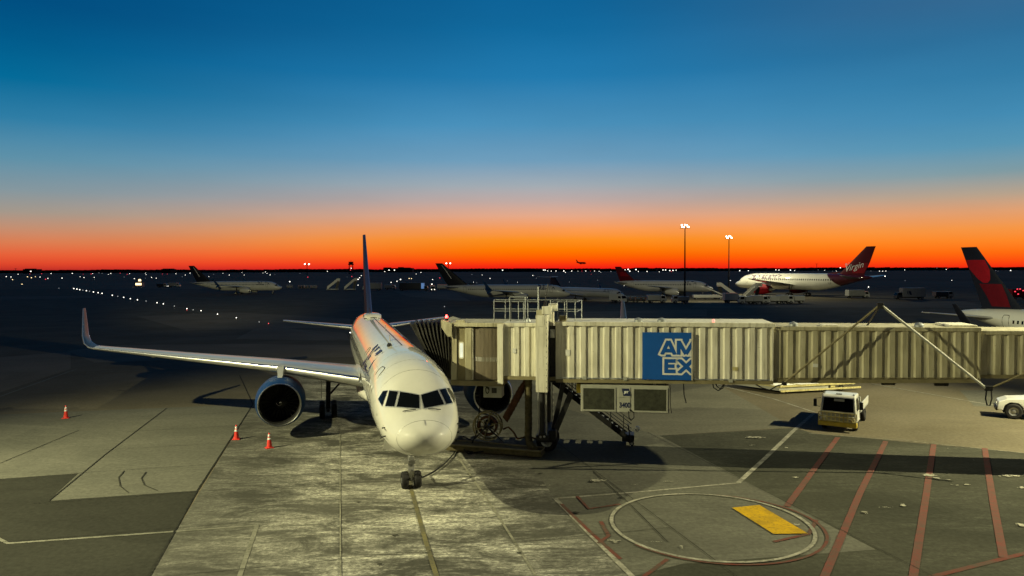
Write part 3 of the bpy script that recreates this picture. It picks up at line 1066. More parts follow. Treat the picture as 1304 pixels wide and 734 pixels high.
    if not det:      # flight deck windows of a parked aircraft: two panes each side
        for sgn in (1, -1):
            vs = []
            for x, f in ((1.75, .96), (1.75, .35), (2.6, .35), (2.95, .8), (2.95, .98)):
                pass
            a0 = [(1.68 * k, R(84)), (1.72 * k, R(52)), (2.25 * k, R(46)), (2.3 * k, R(84))]
            a1 = [(1.76 * k, R(48)), (2.05 * k, R(24)), (2.75 * k, R(27)), (2.32 * k, R(44))]
            for q in (a0, a1):
                pts = []
                for i in range(4):
                    for j in range(4):
                        u, v = i / 3, j / 3
                        x = (q[0][0] * (1 - u) + q[1][0] * u) * (1 - v) + (q[3][0] * (1 - u) + q[2][0] * u) * v
                        a = (q[0][1] * (1 - u) + q[1][1] * u) * (1 - v) + (q[3][1] * (1 - u) + q[2][1] * u) * v
                        p = F.pt(x, a)
                        c = Vector((x + 1.2, 0, F.sec(x)[3]))
                        p += (p - c).normalized() * .03
                        p.y *= sgn
                        pts.append(p)
                MB().add(pts, [(i * 4 + j, i * 4 + j + 1, i * 4 + 5 + j, i * 4 + 4 + j) for i in range(3) for j in range(3)]).build('flight_deck_window', M['glass'], root)
    return root, F


# ---- the near airliner
root, F = airliner('airliner', 'large white twin-engine airliner parked nose-on at the jet bridge with upswept wingtips', 'airplane', NOSE + Vector((-.08, 0, 0)), AX, dict(
    L=47.0, half=2.0, span=38.0, zc=4.27, tail_h=13.56, body=M['white'], fin=M['naval'], detail=True, wing_x=16.5, wing_z=3.42,
    eng_r=1.33, eng_x=16.9, eng_y=6.48, eng_z=2.2, gear=(5.66, 23.94, 3.66), stab_dz=.48, winglet_mat=M['vdark'],
    texts=[('DELTA', 1.45, 8.6, 4.95, (1, -1), 0, M['lettering'])], doors=((5.6, 1.85), (14.2, 1.85), (37.5, 1.7))))
# flight deck panes: corners as they show in the photograph, laid on the fuselage skin and mirrored
bpy.context.view_layer.update()
fus_me = [c for c in root.children if c.name.startswith('fuselage')][0].data
bvh = BVHTree.FromPolygons([v.co for v in fus_me.vertices], [tuple(p.vertices) for p in fus_me.polygons])
RM = Matrix.Translation(root.location) @ Matrix.Rotation(root.rotation_euler.z, 4, 'Z')
RI = RM.inverted()
co = RI @ Vector((0, 0, CAMH))


def skin(px, py):
    d = (RI.to_3x3() @ ray(px, py)).normalized()
    h = bvh.ray_cast(co, d)
    return (h[0], h[1]) if h[0] is not None else (None, None)


panes = [[(510, 518.3), (538.6, 520.6), (538.6, 503.5), (514.6, 499.3)], [(495.6, 517.6), (506.8, 518.2), (511.3, 499), (500.8, 498.2)], [(486.6, 508.5), (491.6, 517.2), (498.2, 498.2), (492.6, 498.6)]]
SHIFT = 0.0
for q in panes:
    for scale, off, mat, nm in ((1.13, .012, M['grey'], 'window_frame'), (1.0, .022, M['glass'], 'flight_deck_window')):
        cx, cy = sum(p[0] for p in q) / 4, sum(p[1] for p in q) / 4
        qq = [(cx + (x - cx) * scale - 4.6, cy + (y - cy) * scale) for x, y in q]
        pts = []
        ok = True
        for i in range(7):
            for j in range(7):
                u, v = i / 6, j / 6
                x = (qq[0][0] * (1 - u) + qq[1][0] * u) * (1 - v) + (qq[3][0] * (1 - u) + qq[2][0] * u) * v
                y = (qq[0][1] * (1 - u) + qq[1][1] * u) * (1 - v) + (qq[3][1] * (1 - u) + qq[2][1] * u) * v
                p, n = skin(x, y)
                if p is None:
                    ok = False
                    break
                pts.append((p, n))
            if not ok:
                break
        if not ok:
            print('pane off skin', q)
            continue
        fs = [(i * 7 + j, i * 7 + j + 1, i * 7 + 8 + j, i * 7 + 7 + j) for i in range(6) for j in range(6)]
        for sgn in (1, -1):
            vs = []
            for p, n in pts:
                w = p + n * off
                vs.append((w.x, max(w.y, .05 if off > .015 else .03) * sgn, w.z))
            MB().add(vs, fs).build(nm, mat, root, True)
ringp = [F.pt(.76, 2 * math.pi * i / 48) for i in range(49)]
rc = Vector((.76 + .6, 0, F.sec(.76)[3]))
MB().path([p + (p - rc).normalized() * .001 for p in ringp], .007, 5).build('radome_seam', M['steel'], root, True)
top = [F.pt(x, math.pi / 2) + Vector((-.006, 0, .008)) for x in (.42, .53, .64, .76)]
MB().path(top, .010, 4).build('lightning_strip', M['steel'], root)
for sgn in (1, -1):
    for x, z in ((1.75, 3.72), (1.62, 3.40), (2.15, 3.25)):
        p = F.side(x, z, sgn, .0)
        MB().path([p, p + Vector((0, sgn * .10, 0)), p + Vector((-.20, sgn * .13, 0))], [.03, .025, .015], 6).build('pitot_probe', M['dark'], root)
    # wiper
    a, b = F.side(1.60, 4.44, sgn, .03), None
    p0 = F.pt(1.52, R(80)) + Vector((-.03, 0, .04))
    p1 = F.pt(1.62, R(58)) + Vector((-.03, 0, .05))
    p0.y *= sgn
    p1.y *= sgn
    MB().path([p0, (p0 + p1) / 2 + Vector((-.04, 0, .02)), p1], .02, 5).build('windscreen_wiper', M['dark'], root)
# roof fittings: seam, satellite radome, blade antennas, beacon
MB().path([F.pt(x, math.pi / 2) + Vector((0, 0, .006)) for x in np.linspace(9.5, 35, 14)], .028, 4).build('roof_seam', M['dark'], root)
rr = []
for x, w, h in ((32.2, .30, .03), (32.5, .62, .20), (33.2, .72, .30), (34.4, .72, .30), (35.2, .5, .18), (35.6, .2, .03)):
    zt = F.sec(x)[0] - .06
    rr.append([Vector((x, w * math.cos(t), zt + (h + .06) * (max(0, math.sin(t)) ** .4 if math.sin(t) > 0 else 0))) for t in [math.pi * i / 12 for i in range(13)]])
MB().loft(rr, False, False, False).build('satellite_radome', M['white'], root, True)
for x, y in ((12.5, .35), (20.0, 0.0), (26.5, .0)):
    zt = F.pt(x, math.acos(min(1, y / 1.88)))
    MB().add([zt + Vector((-.15, -.02, -.03)), zt + Vector((.25, -.02, -.03)), zt + Vector((.32, -.01, .32)), zt + Vector((.12, -.01, .32)), zt + Vector((-.15, .02, -.03)), zt + Vector((.25, .02, -.03)), zt + Vector((.32, .01, .32)), zt + Vector((.12, .01, .32))],
             [(0, 1, 2, 3), (4, 5, 6, 7), (0, 1, 5, 4), (1, 2, 6, 5), (2, 3, 7, 6), (3, 0, 4, 7)]).build('blade_antenna', M['grey'], root)
pz = F.pt(10.2, R(72))
MB().lathe([(-.02, .13), (.08, .13), (.16, .06), (.18, .001)], tuple(pz), 'Z', 12).build('beacon', M['dark'], root, True)
# wing root fairing under the belly
fr = []
for x, w, b, t in ((14.5, .7, 2.28, 2.9), (16.2, 1.5, 2.05, 3.0), (18, 1.9, 1.85, 3.3), (23, 1.95, 1.80, 3.3), (27, 1.7, 1.9, 3.1), (30, .8, 2.28, 2.9)):
    fr.append([Vector((x, w * math.copysign(abs(math.cos(a)) ** .7, math.cos(a)), (b + t) / 2 + (t - b) / 2 * math.sin(a))) for a in [2 * math.pi * i / 24 for i in range(24)]])
MB().loft(fr, True, True, True).build('belly_fairing', M['white'], root, True)
for sgn in (1, -1):
    p = Vector((25.6, sgn * 18.7, 5.0))
    MB().lathe([(-.1, .001), (-.06, .06), (.1, .06), (.12, .001)], tuple(p), 'X', 8).build('wingtip_light', M['g_dim'], root, True)
lp = F.side(34.5, 4.9, 1, .03)
MB().lathe([(-.05, .001), (0, .05), (.05, .001)], tuple(lp), 'Y', 8).build('fuselage_light', M['g_white'], root)

# skin joints round the forward fuselage, service panels, static ports, small stencils
for x in (3.7, 5.0, 6.9, 9.3, 11.9):
    MB().path([F.pt(x, a) + Vector((0, math.cos(a) * .001, math.sin(a) * .001)) for a in np.linspace(-1.2, math.pi + 1.2, 50)], .0055, 4).build('panel_seam', M['vehicle'], root, True)
for sgn in (1, -1):
    for z in (3.05, 4.15, 5.55):
        MB().path([F.side(x, z, sgn, .001) for x in np.linspace(2.6 if z < 5 else 4.2, 13.0, 24)], .0045, 4).build('panel_seam', M['vehicle'], root, True)
    for x, z, w, h_ in ((3.1, 2.95, .35, .22), (4.4, 2.75, .5, .3), (7.6, 3.0, .6, .4), (2.6, 3.75, .14, .1), (9.9, 3.2, .9, .7)):
        loop = [F.side(x + a, z + b_, sgn, .002) for a, b_ in ((-w, -h_), (w, -h_), (w, h_), (-w, h_), (-w, -h_))]
        MB().path(loop, .007, 4).build('service_panel', M['vehicle'], root)
    for x, z in ((3.3, 3.55), (3.55, 3.55), (4.1, 3.3), (2.9, 4.05)):
        q = F.side(x, z, sgn, .004)
        MB().lathe([(-.004, .05), (.004, .05), (.005, .001)], tuple(q), 'Y', 10).build('static_port', M['dark'], root)
    for body, x0, z0 in (('NO STEP', 4.6, 3.6), ('STATIC PORT', 3.0, 3.32)):
        pass


# ------------------------------------------------------------------ jet bridge: local X along the tunnel, Y away from the camera
BO = (1.76, 42.6, 0)
B = empty('jet_bridge', BO, math.atan2(-.148, .989), 'long cream corrugated passenger boarding bridge with a square blue sign, docked to the airliner', 'jet bridge')
BW = 3.1


def corr(mb, s0, s1, z0a, z0b, z1a, z1b, pitch, b0, sgn, dep=.09, mi=0):
    """trapezoid-ribbed sheet from s0 to s1; sgn -1 faces the camera"""
    prof = []
    s = s0
    seq = [(.40, 0), (.12, 1), (.36, 1), (.12, 0)]
    lvl = 0
    prof.append((s0, 0))
    while s < s1 - .01:
        for w, l in seq:
            s = min(s1, s + w * pitch)
            prof.append((s, l))
            if s >= s1 - .001:
                break
    vs, fs = [], []
    for a, l in prof:
        t = (a - s0) / (s1 - s0)
        y = b0 + (dep if l else 0) * -sgn
        vs += [(a, y, z0a + (z0b - z0a) * t), (a, y, z1a + (z1b - z1a) * t)]
    for i in range(len(prof) - 1):
        fs.append((2 * i, 2 * i + 2, 2 * i + 3, 2 * i + 1))
    mb.add(vs, fs, mi)


def tunnel(s0, s1, za, zb, ta, tb, inset, pitch, wall):
    """one telescoping section: ribbed walls, floor girder, roof with a curb"""
    b0, b1 = inset, BW - inset
    for bb, sg in ((b0, -1), (b1, 1)):
        mb = MB()
        corr(mb, s0 + .12, s1 - .10, za + .16, zb + .16, ta - .26, tb - .26, pitch, bb, sg)
        mb.build('tunnel_wall', wall, B, recalc=False)
    for bb in (b0, b1):
        y0, y1 = (bb - .03, bb + .16) if bb == b0 else (bb - .16, bb + .03)
        for s_, w in ((s0, .12), (s1 - .10, .10)):
            t = (s_ - s0) / (s1 - s0)
            MB().box(s_, s_ + w, y0, y1, za + (zb - za) * t + .1, ta + (tb - ta) * t - .2).build('end_post', wall, B, bevel=.01)
    rf = MB()
    n = 1
    rf.add([(s0 - .02, b0 - .05, ta - .26), (s1 + .02, b0 - .05, tb - .26), (s1 + .02, b1 + .05, tb - .26), (s0 - .02, b1 + .05, ta - .26), (s0 - .02, b0 - .05, ta - .03), (s1 + .02, b0 - .05, tb - .03), (s1 + .02, b1 + .05, tb - .03), (s0 - .02, b1 + .05, ta - .03)],
           [(0, 3, 2, 1), (4, 5, 6, 7), (0, 1, 5, 4), (1, 2, 6, 5), (2, 3, 7, 6), (3, 0, 4, 7)])
    rf.build('tunnel_roof', wall, B, bevel=.03)
    gb_ = MB()
    for bb in (b0 + .06, b1 - .06):
        gb_.bar((s0, bb, za + .06), (s1, bb, zb + .06), .20, .20)
    gb_.add([(s0, b0 + .2, za + .05), (s1, b0 + .2, zb + .05), (s1, b1 - .2, zb + .05), (s0, b1 - .2, za + .05)], [(0, 1, 2, 3)])
    gb_.build('floor_girder', M['olive'], B)


tunnel(.75, 12.78, 3.68, 3.80, 7.17, 7.20, 0.0, .665, M['cream'])
tunnel(12.80, 23.40, 3.86, 4.08, 7.00, 7.03, .16, .66, M['tan'])
tunnel(23.42, 36.5, 4.30, 4.50, 6.86, 6.90, .32, .66, M['tan'])
tunnel(-2.36, -.30, 3.80, 3.80, 7.08, 7.10, .02, .60, M['cream'])
# rain gutter pipe and roof lamps
gl = MB()
gl.box(.70, 12.85, -.075, -.052, 6.92, 7.15)
gl.build('roof_fascia', M['cream'], B, bevel=.008)
for s_ in (5.45, 6.75, 13.9, 20.4):
    MB().lathe([(0, .24), (.12, .24), (.22, .15), (.26, .01)], (s_, .35, 7.14 if s_ < 12 else 6.98), 'Z', 14).build('roof_light_dome', M['galv'], B, True)
MB().box(21.9, 23.3, .3, 2.2, 6.98, 7.12).build('roof_hatch', M['cream'], B, bevel=.04)
MB().box(15.4, 16.3, .3, 1.2, 6.95, 7.07).build('roof_hatch', M['cream'], B, bevel=.04)
MB().lathe([(0, .07), (.1, .08), (.16, .04), (.17, .01)], (9.6, .3, 7.17), 'Z', 10).build('obstruction_lamp', M['g_red'], B, True)

# conduit along the girder, sheet joints and small notices
MB().path([(1.0, -.06, 3.92), (6.0, -.06, 3.96), (12.6, -.06, 4.02)], .03, 6).build('conduit', M['galv'], B, True)
MB().path([(13.0, .10, 4.10), (23.2, .10, 4.31)], .03, 6).build('conduit', M['olive'], B, True)
for x in (2.3, 4.6, 10.4):
    MB().box(x, x + .22, -.10, -.03, 3.84, 4.04).build('conduit_box', M['cabinet'], B, bevel=.01)
for x, z, w, h_, m_ in ((1.32, 5.2, .26, .34, 'signwhite'), (10.6, 4.5, .30, .20, 'paleyellow'), (14.9, 4.75, .26, .18, 'signwhite'), (-1.75, 5.3, .2, .28, 'signwhite')):
    MB().box(x, x + w, (-.03 if x < 13 else .13), (-.012 if x < 13 else .148), z, z + h_).build('notice', M[m_], B)
# ---- rotating cab
cab = MB()
cab.box(-5.42, -5.06, -.02, .12, 3.62, 6.85)
cab.build('cab_post', M['tan'], B, bevel=.015)
MB().box(-5.06, -4.56, .06, .14, 3.62, 6.80).build('cab_panel', M['olive'], B, bevel=.01)
MB().box(-4.56, -4.16, -.06, .10, 3.62, 6.78).build('cab_post', M['tan'], B, bevel=.02)
MB().box(-4.16, -4.08, -.02, .14, 3.7, 6.75).build('cab_post', M['cream'], B, bevel=.01)
# lit slot window with its frame
for nm, w, h, y, m in (('slot_window_frame', .30, 1.0, .045, 'cream'), ('slot_window', .19, .84, .035, 'g_slot')):
    pts = []
    for i in range(24):
        a = 2 * math.pi * i / 24
        c, s_ = math.cos(a), math.sin(a)
        pts.append((-4.80 + w / 2 * math.copysign(abs(c) ** .6, c), 5.42 + (h / 2 - w / 2) * (1 if s_ >= 0 else -1) + w / 2 * math.copysign(abs(s_) ** .6, s_)))
    vs = [(x, y, z) for x, z in pts] + [(x, y + .03, z) for x, z in pts]
    n = 24
    MB().add(vs, [tuple(range(n))] + [(i, (i + 1) % n, n + (i + 1) % n, n + i) for i in range(n)]).build(nm, M[m], B)
# slatted roller curtain bulging out, each slat its own strip
NS = 22
c0, c1 = -4.08, -2.36
sl = []
for i in range(NS + 1):
    t = i / NS
    sl.append((c0 + (c1 - c0) * t, .16 - .30 * math.sin(math.pi * t)))
proto = None
for i in range(NS):
    (x0, y0), (x1, y1) = sl[i], sl[i + 1]
    m = MB()
    a, b_ = Vector((x0, y0, 0)), Vector((x1, y1, 0))
    d = (b_ - a)
    nrm = Vector((d.y, -d.x, 0)).normalized()
    mid = [a + d * .06, a + d * .25 + nrm * .022, a + d * .75 + nrm * .022, a + d * .94]
    vs = [(p.x, p.y, z) for z in (3.74, 6.74) for p in mid] + [(p.x, p.y + .03, z) for z in (3.74, 6.74) for p in (mid[0], mid[3])]
    m.add(vs, [(0, 1, 5, 4), (1, 2, 6, 5), (2, 3, 7, 6)])
    m.build('curtain_slat', M['curtain'], B, recalc=False)
    if i % 1 == 0 and 1 <= i <= 19:
        w = .03 if i % 3 else .016
        p = a + d * .5 + nrm * .028
        MB().add([(p.x - w / 2, p.y, 4.80), (p.x + w / 2, p.y, 4.80), (p.x + w / 2, p.y, 5.05), (p.x - w / 2, p.y, 5.05)], [(0, 1, 2, 3)]).build('curtain_mark', M['signwhite'] if i < 7 else M['cabinet'], B)
bk = MB()
bk.loft([[Vector((x, y + .05, z)) for x, y in sl] for z in (3.70, 6.80)], False, False, False)
bk.build('curtain_backing', M['black'], B)
rf = MB().prism([(-5.5, 3.2), (-5.5, -.10), (-4.5, -.22), (-3.2, -.26), (-2.30, -.16), (-2.30, 3.2)], 6.82, 7.06)
rf.build('cab_roof', M['tan'], B, bevel=.03)
MB().prism([(-2.62, .0), (-2.62, -.20), (-2.28, -.20), (-2.28, .0)], 3.5, 7.0).build('cab_post', M['cream'], B, bevel=.02)
MB().prism([(-5.45, 3.1), (-5.45, -.05), (-4.5, -.14), (-3.2, -.20), (-2.30, -.12), (-2.30, 3.1)], 3.36, 3.68).build('cab_floor', M['olive'], B, bevel=.03)
MB().box(-5.42, -2.3, 2.95, 3.1, 3.6, 6.9).build('cab_panel', M['tan'], B)
MB().box(-5.1, -4.6, -.06, .3, 6.98, 7.2).build('roof_box', M['tan'], B, bevel=.02)
# under-cab control box with its coiled cable
MB().box(-3.55, -2.45, .3, 1.2, 2.75, 3.36).build('control_box', M['cabinet'], B, bevel=.03)
MB().path([(-3.4, .26, 3.3)] + [(-3.3 + .1 * math.cos(a), .24, 3.1 - .16 * math.sin(a)) for a in np.linspace(0, 9, 20)], .022, 5).build('control_cable', M['black'], B, True)
MB().box(-3.05, -2.75, .285, .30, 2.95, 3.2).build('control_panel', M['dark'], B)

# ---- bellows canopy: folds reach over the aircraft crown
NF = 9


def arch(t, grow):
    """one arch of the canopy; t 0 at the cab, 1 at the aircraft; grow pushes the fold outwards"""
    z0, z1 = 3.7 + .0 * t, 6.95 - .10 * t
    ba, bb = .02 - .1 * t, 2.9
    path = [(ba, z0), (ba, z0 + 1.2), (ba, z1 - .75), (ba + .12, z1 - .3), (ba + .42, z1), (bb - .42, z1), (bb - .12, z1 - .3), (bb, z1 - .75), (bb, z0)]
    out = []
    cx, cz = (ba + bb) / 2, (z0 + z1) / 2
    for b_, z in path:
        r = Vector((b_ - cx, 0, z - cz))
        b2, z2 = b_ + (grow if b_ > cx else -grow), z + (grow if z > z1 - .5 else 0)
        lean = (z - z0) / (z1 - z0)
        s = -5.45 - t * (.55 + 1.65 * lean + .30 * (b_ - ba))
        out.append(Vector((s, b2, z2)))
    return out


for i in range(NF):
    t0, t1, t2 = i / NF, (i + .5) / NF, (i + 1) / NF
    mb = MB().loft([arch(t0, -.10), arch(t0 + .02, -.02), arch(t1 - .02, .16), arch(t1 + .02, .16), arch(t2 - .02, -.02), arch(t2, -.10)], False, False, False)
    mb.build('bellows_fold', M['bellows'], B)
MB().loft([arch(.98, .05), arch(1.06, .08), arch(1.06, -.12), arch(.98, -.12)], False, False, False).build('bellows_bumper', M['bellows'], B)
# the pale hood plate above the bellows and the red lamp on it
hp = [(-5.3, -.30, 7.02), (-6.05, -.25, 7.30), (-6.05, 3.0, 7.30), (-5.3, 3.0, 7.02), (-5.3, -.32, 6.30), (-5.75, -.30, 6.35)]
MB().add([(-5.30, -.24, 7.03), (-5.95, -.26, 7.22), (-5.95, 2.9, 7.22), (-5.30, 2.9, 7.03), (-5.30, -.25, 6.25), (-5.55, -.26, 6.25), (-5.92, -.27, 6.75)],
         [(0, 1, 2, 3), (0, 4, 5, 6, 1)]).build('bellows_hood', M['tan'], B)
MB().lathe([(0, .10), (.05, .11), (.14, .09), (.20, .01)], (-5.72, .20, 7.16), 'Z', 14).build('beacon_base', M['dark'], B, True)
MB().lathe([(0, .075), (.12, .085), (.2, .05), (.24, .005)], (-5.72, .20, 7.26), 'Z', 14).build('red_beacon', M['g_red2'], B, True)

# ---- lift columns, cross beam and wheel bogie
for b0, b1 in ((-.62, -.05), (BW + .05, BW + .62)):
    c = MB().box(-.33, .34, b0, b1, 3.15, 7.55)
    c.box(-.16, .16, b0 - .025, b0, 6.9, 7.5) if b0 < 0 else None
    c = c.build('lift_column', M['cream'], B, bevel=.03)
    bo = MB()
    for zz in np.arange(3.4, 7.4, .34):
        bo.box(.26, .30, b0 - .012, b0, zz, zz + .05)
    if b0 < 0:
        bo.build('column_bolts', M['dark'], c)
    MB().box(-.30, .12, b0 + .05, b1 - .05, 7.55, 7.85).build('column_cap', M['tan'], B, bevel=.02)
    MB().box(.02, .55, b0 + .04, b1 - .1, 7.60, 8.05).build('hoist_motor', M['cream'], B, bevel=.03)
    MB().tube((.0, (b0 + b1) / 2, 1.0), (.0, (b0 + b1) / 2, 3.2), .15, 14).build('inner_column', M['dark'], B, True)
    MB().tube((-.22, (b0 + b1) / 2, 1.15), (-.22, (b0 + b1) / 2, 3.3), .04, 8).build('guide_rod', M['steel'], B, True)
    MB().tube((.24, (b0 + b1) / 2, 1.15), (.24, (b0 + b1) / 2, 3.3), .05, 8).build('guide_rod', M['steel'], B, True)
# dark gap panel between the column and the long tunnel
MB().box(.36, .78, .22, .30, 3.6, 6.9).build('gap_panel', M['dark'], B)
MB().box(.40, .74, -.02, .20, 3.75, 3.95).build('gap_bracket', M['olive'], B)
MB().box(.42, .70, .02, .2, 6.2, 6.7).build('cable_box', M['vehicle'], B, bevel=.02)
MB().box(.95, 1.35, .0, .5, 7.17, 7.5).build('roof_box', M['olive'], B, bevel=.02)
fx = MB().box(-.35, .35, -.55, BW + .55, 1.00, 1.30)
fx.box(-.45, .60, .85, 2.65, .60, 1.05)
fx.box(.30, .75, .1, .9, .95, 1.45)
fx.box(-.15, .25, -.66, -.5, 1.05, 1.45)
fx.build('wheel_carriage', M['dark'], B, bevel=.03)
for bb in (1.15, 2.35):
    for dx in (0,):
        w = wheel(.12 + dx, bb, .64, .64, .42, 'wheel', B, M['galv'])
MB().bar((1.15, .9, 3.7), (.50, .8, 1.2), .22, .26).build('diagonal_strut', M['dark'], B)
MB().bar((1.6, .4, 3.0), (.75, .2, 1.5), .08, .3).build('diagonal_strut', M['dark'], B)
for zz, xx in ((1.28, -.05), (1.30, .16)):
    MB().lathe([(0, .055), (.04, .07), (.07, .05), (.075, .001)], (xx, -.80, zz), 'Y', 10).build('carriage_lamp', M['alu'], B, True)
# mast on the column
MB().tube((-.20, -.30, 7.85), (-.20, -.30, 9.15), .055, 8).build('camera_mast', M['galv'], B, True)
MB().path([(.28, -.3, 7.9), (.20, -.3, 8.6), (.36, -.3, 9.3)], .035, 6).build('camera_mast', M['dark'], B, True)
MB().add([(.0, -.34, 7.85), (.26, -.34, 7.85), (.12, -.34, 8.35), (.0, -.26, 7.85), (.26, -.26, 7.85), (.12, -.26, 8.35)], [(0, 1, 2), (3, 5, 4), (0, 3, 4, 1), (1, 4, 5, 2), (2, 5, 3, 0)]).build('mast_gusset', M['dark'], B)
# ---- service handrail on the cab roof: posts and rails each their own piece
zr0, zr1 = 7.12, 8.28


def post(s, b, z0=zr0, z1=zr1, r=.028):
    MB().tube((s, b, z0), (s, b, z1), r, 6).build('rail_post', M['galv'], B, True)


def rail(p, q, r=.026):
    MB().tube(p, q, r, 6).build('hand_rail', M['galv'], B, True)


for s_ in (-2.9, -1.9, -1.45, -1.15, -.9, .85, 1.25, 1.85):
    post(s_, .35)
for s_ in (-3.3, -2.6, -1.2, .2, 1.2, 2.1):
    post(s_, 2.7)
for z in (zr1, 7.72):
    rail((-2.9, .35, z), (-.33, .35, z))
    rail((.5, .35, z), (1.95, .35, z))
    rail((-3.3, 2.7, z), (2.1, 2.7, z))
    rail((-2.9, .35, z), (-3.3, 2.7, z))
    rail((1.95, .35, z), (2.1, 2.7, z))
for s_ in (-1.95, -1.05):
    post(s_, .30, zr0, 8.55, .032)
rail((-1.95, .30, 8.55), (-1.05, .30, 8.55), .03)
rail((-1.95, .30, 7.22), (-1.05, .30, 7.22), .04)
MB().lathe([(0, .16), (.1, .16), (.2, .1), (.23, .01)], (-.85, .1, 7.1), 'Z', 12).build('roof_light_dome', M['galv'], B, True)

# ---- blue sign and its lettering, cut off at the right edge of the panel
s0, s1, z0, z1 = 5.66, 8.36, 3.93, 6.60
sg = MB().box(s0, s1, -.145, -.115, z0, z1).build('sign_panel', M['bluesign'], B, bevel=.004)
MB().box(s1 + .003, s1 + .06, -.15, -.11, z0, z1).build('sign_edge_trim', M['cream'], B)


def sign_letters(x, z, sx, h, strokes):
    """block letters as heavy bars: a white outline layer under a blue layer, cut at the panel edge"""
    for nm, t, ext, y0, mat in (('sign_outline', .42, .105, -.149, 'signwhite'), ('sign_letter', .215, 0, -.156, 'bluesign')):
        bm = bmesh.new()
        for i, (a, b_) in enumerate(strokes):
            a, b_ = Vector((x + a[0] * sx, z + a[1] * h)), Vector((x + b_[0] * sx, z + b_[1] * h))
            d = (b_ - a).normalized()
            n = Vector((-d.y, d.x)) * t / 2
            a, b_ = a - d * (ext + .0), b_ + d * (ext + .0)
            y = y0 - .0004 * i
            bm.faces.new([bm.verts.new((p.x, y, p.y)) for p in (a + n, b_ + n, b_ - n, a - n)])
        top, bot = z + h + ext + (.108 if ext == 0 else .108), z - ext - .108
        for co_, no_ in (((s1 - .004, 0, 0), (1, 0, 0)), ((0, 0, top), (0, 0, 1)), ((0, 0, bot), (0, 0, -1))):
            bmesh.ops.bisect_plane(bm, geom=bm.verts[:] + bm.edges[:] + bm.faces[:], plane_co=co_, plane_no=no_, clear_outer=True)
        me = bpy.data.meshes.new(nm)
        bm.to_mesh(me)
        bm.free()
        me.materials.append(M[mat])
        link_mesh(nm, me, sg)


sign_letters(6.74, 5.46, 1, .58, [((0, -.2), (.36, 1.15)), ((.36, 1.15), (.72, -.2)), ((.14, .20), (.58, .20))])
sign_letters(7.66, 5.46, 1, .58, [((0, -.18), (0, 1.18)), ((0, 1.12), (.40, -.1)), ((.40, -.1), (.80, 1.12)), ((.80, -.18), (.80, 1.18))])
sign_letters(6.98, 4.42, 1, .58, [((0, -.18), (0, 1.18)), ((-.1, 1), (.52, 1)), ((-.1, .5), (.46, .5)), ((-.1, 0), (.52, 0))])
sign_letters(7.66, 4.42, 1, .58, [((0, -.18), (.82, 1.18)), ((0, 1.18), (.82, -.18))])

# ---- air handling cabinet slung under the tunnel
cs0, cs1, cz0, cz1 = 2.18, 7.16, 2.29, 3.56
cb = MB().box(cs0, cs1, .10, 1.5, cz0, cz1).build('air_unit', M['cabinet'], B, bevel=.03)
for a, b_ in ((cs0 + .15, cs0 + 1.92), (cs1 - 1.95, cs1 - .15)):
    MB().box(a, b_, .075, .099, cz0 + .10, cz1 - .22).build('filter_grille', M['grille'], cb)
    fr = MB()
    fr.box(a - .07, b_ + .07, .06, .1, cz1 - .22, cz1 - .15).box(a - .07, b_ + .07, .06, .1, cz0 + .03, cz0 + .10).box(a - .07, a, .06, .1, cz0 + .10, cz1 - .22).box(b_, b_ + .07, .06, .1, cz0 + .10, cz1 - .22)
    fr.build('grille_frame', M['cabinet'], cb)
MB().box(cs0 + 2.12, cs1 - 2.16, .07, .098, cz0 + .62, cz1 - .12).build('access_panel', M['cabinet'], cb, bevel=.01)
MB().box(cs0 + 2.12, cs1 - 2.16, .07, .098, cz0 + .02, cz0 + .60).build('access_panel', M['cabinet'], cb, bevel=.01)
MB().add([(cs0 + 2.30 + .03, .064, 3.36), (cs0 + 2.72 + .03, .064, 3.36), (cs0 + 2.82 + .03, .064, 2.98), (cs0 + 2.40 + .03, .064, 2.98)], [(0, 1, 2, 3)]).build('unit_emblem', M['lettering'], cb)
for body, sz, x, z, m in (('3400', .30, cs0 + 2.19, 2.50, 'lettering'), ('JBT', .16, cs0 + 2.47, 3.10, 'signwhite')):
    tv, tf = text2d(body, sz, 0, .010)
    MB().add([(x + a * 1.05, .060, z + b) for a, b in tv], tf).build('unit_lettering', M[m], cb)
MB().path([(4.9, .05, 2.35), (4.92, 0, 2.1), (5.05, 0, 2.0), (5.2, 0, 2.1), (5.2, .05, 2.3), (4.95, .05, 2.42)], .03, 6).build('unit_cable', M['black'], cb, True)
for s_ in (2.85, 4.55, 6.3):
    MB().box(s_, s_ + .12, .25, 1.3, 3.56, 3.78).build('unit_hanger', M['cabinet'], B)
for a, b_ in ((2.98, 4.53), (4.70, 6.28), (6.44, 7.0)):
    MB().box(a, b_, .2, .34, 3.58, 3.70).build('pipe_tray', M['vdark'], B)
MB().path([(7.22, .2, 3.6), (7.24, .15, 2.6), (7.30, .15, 2.3)], .02, 5).build('unit_cable', M['black'], B, True)

MB().box(1.9, 2.15, .6, 1.0, 3.0, 3.5).build('junction_box', M['yellow'], B, bevel=.02)
wf = MB()
for i in range(9):
    wf.box(.95 + .17 * i, .99 + .17 * i, 1.2, 1.24, 3.1 if i < 6 else 3.3, 3.7)
wf.build('hanging_flap', M['duct'], B)

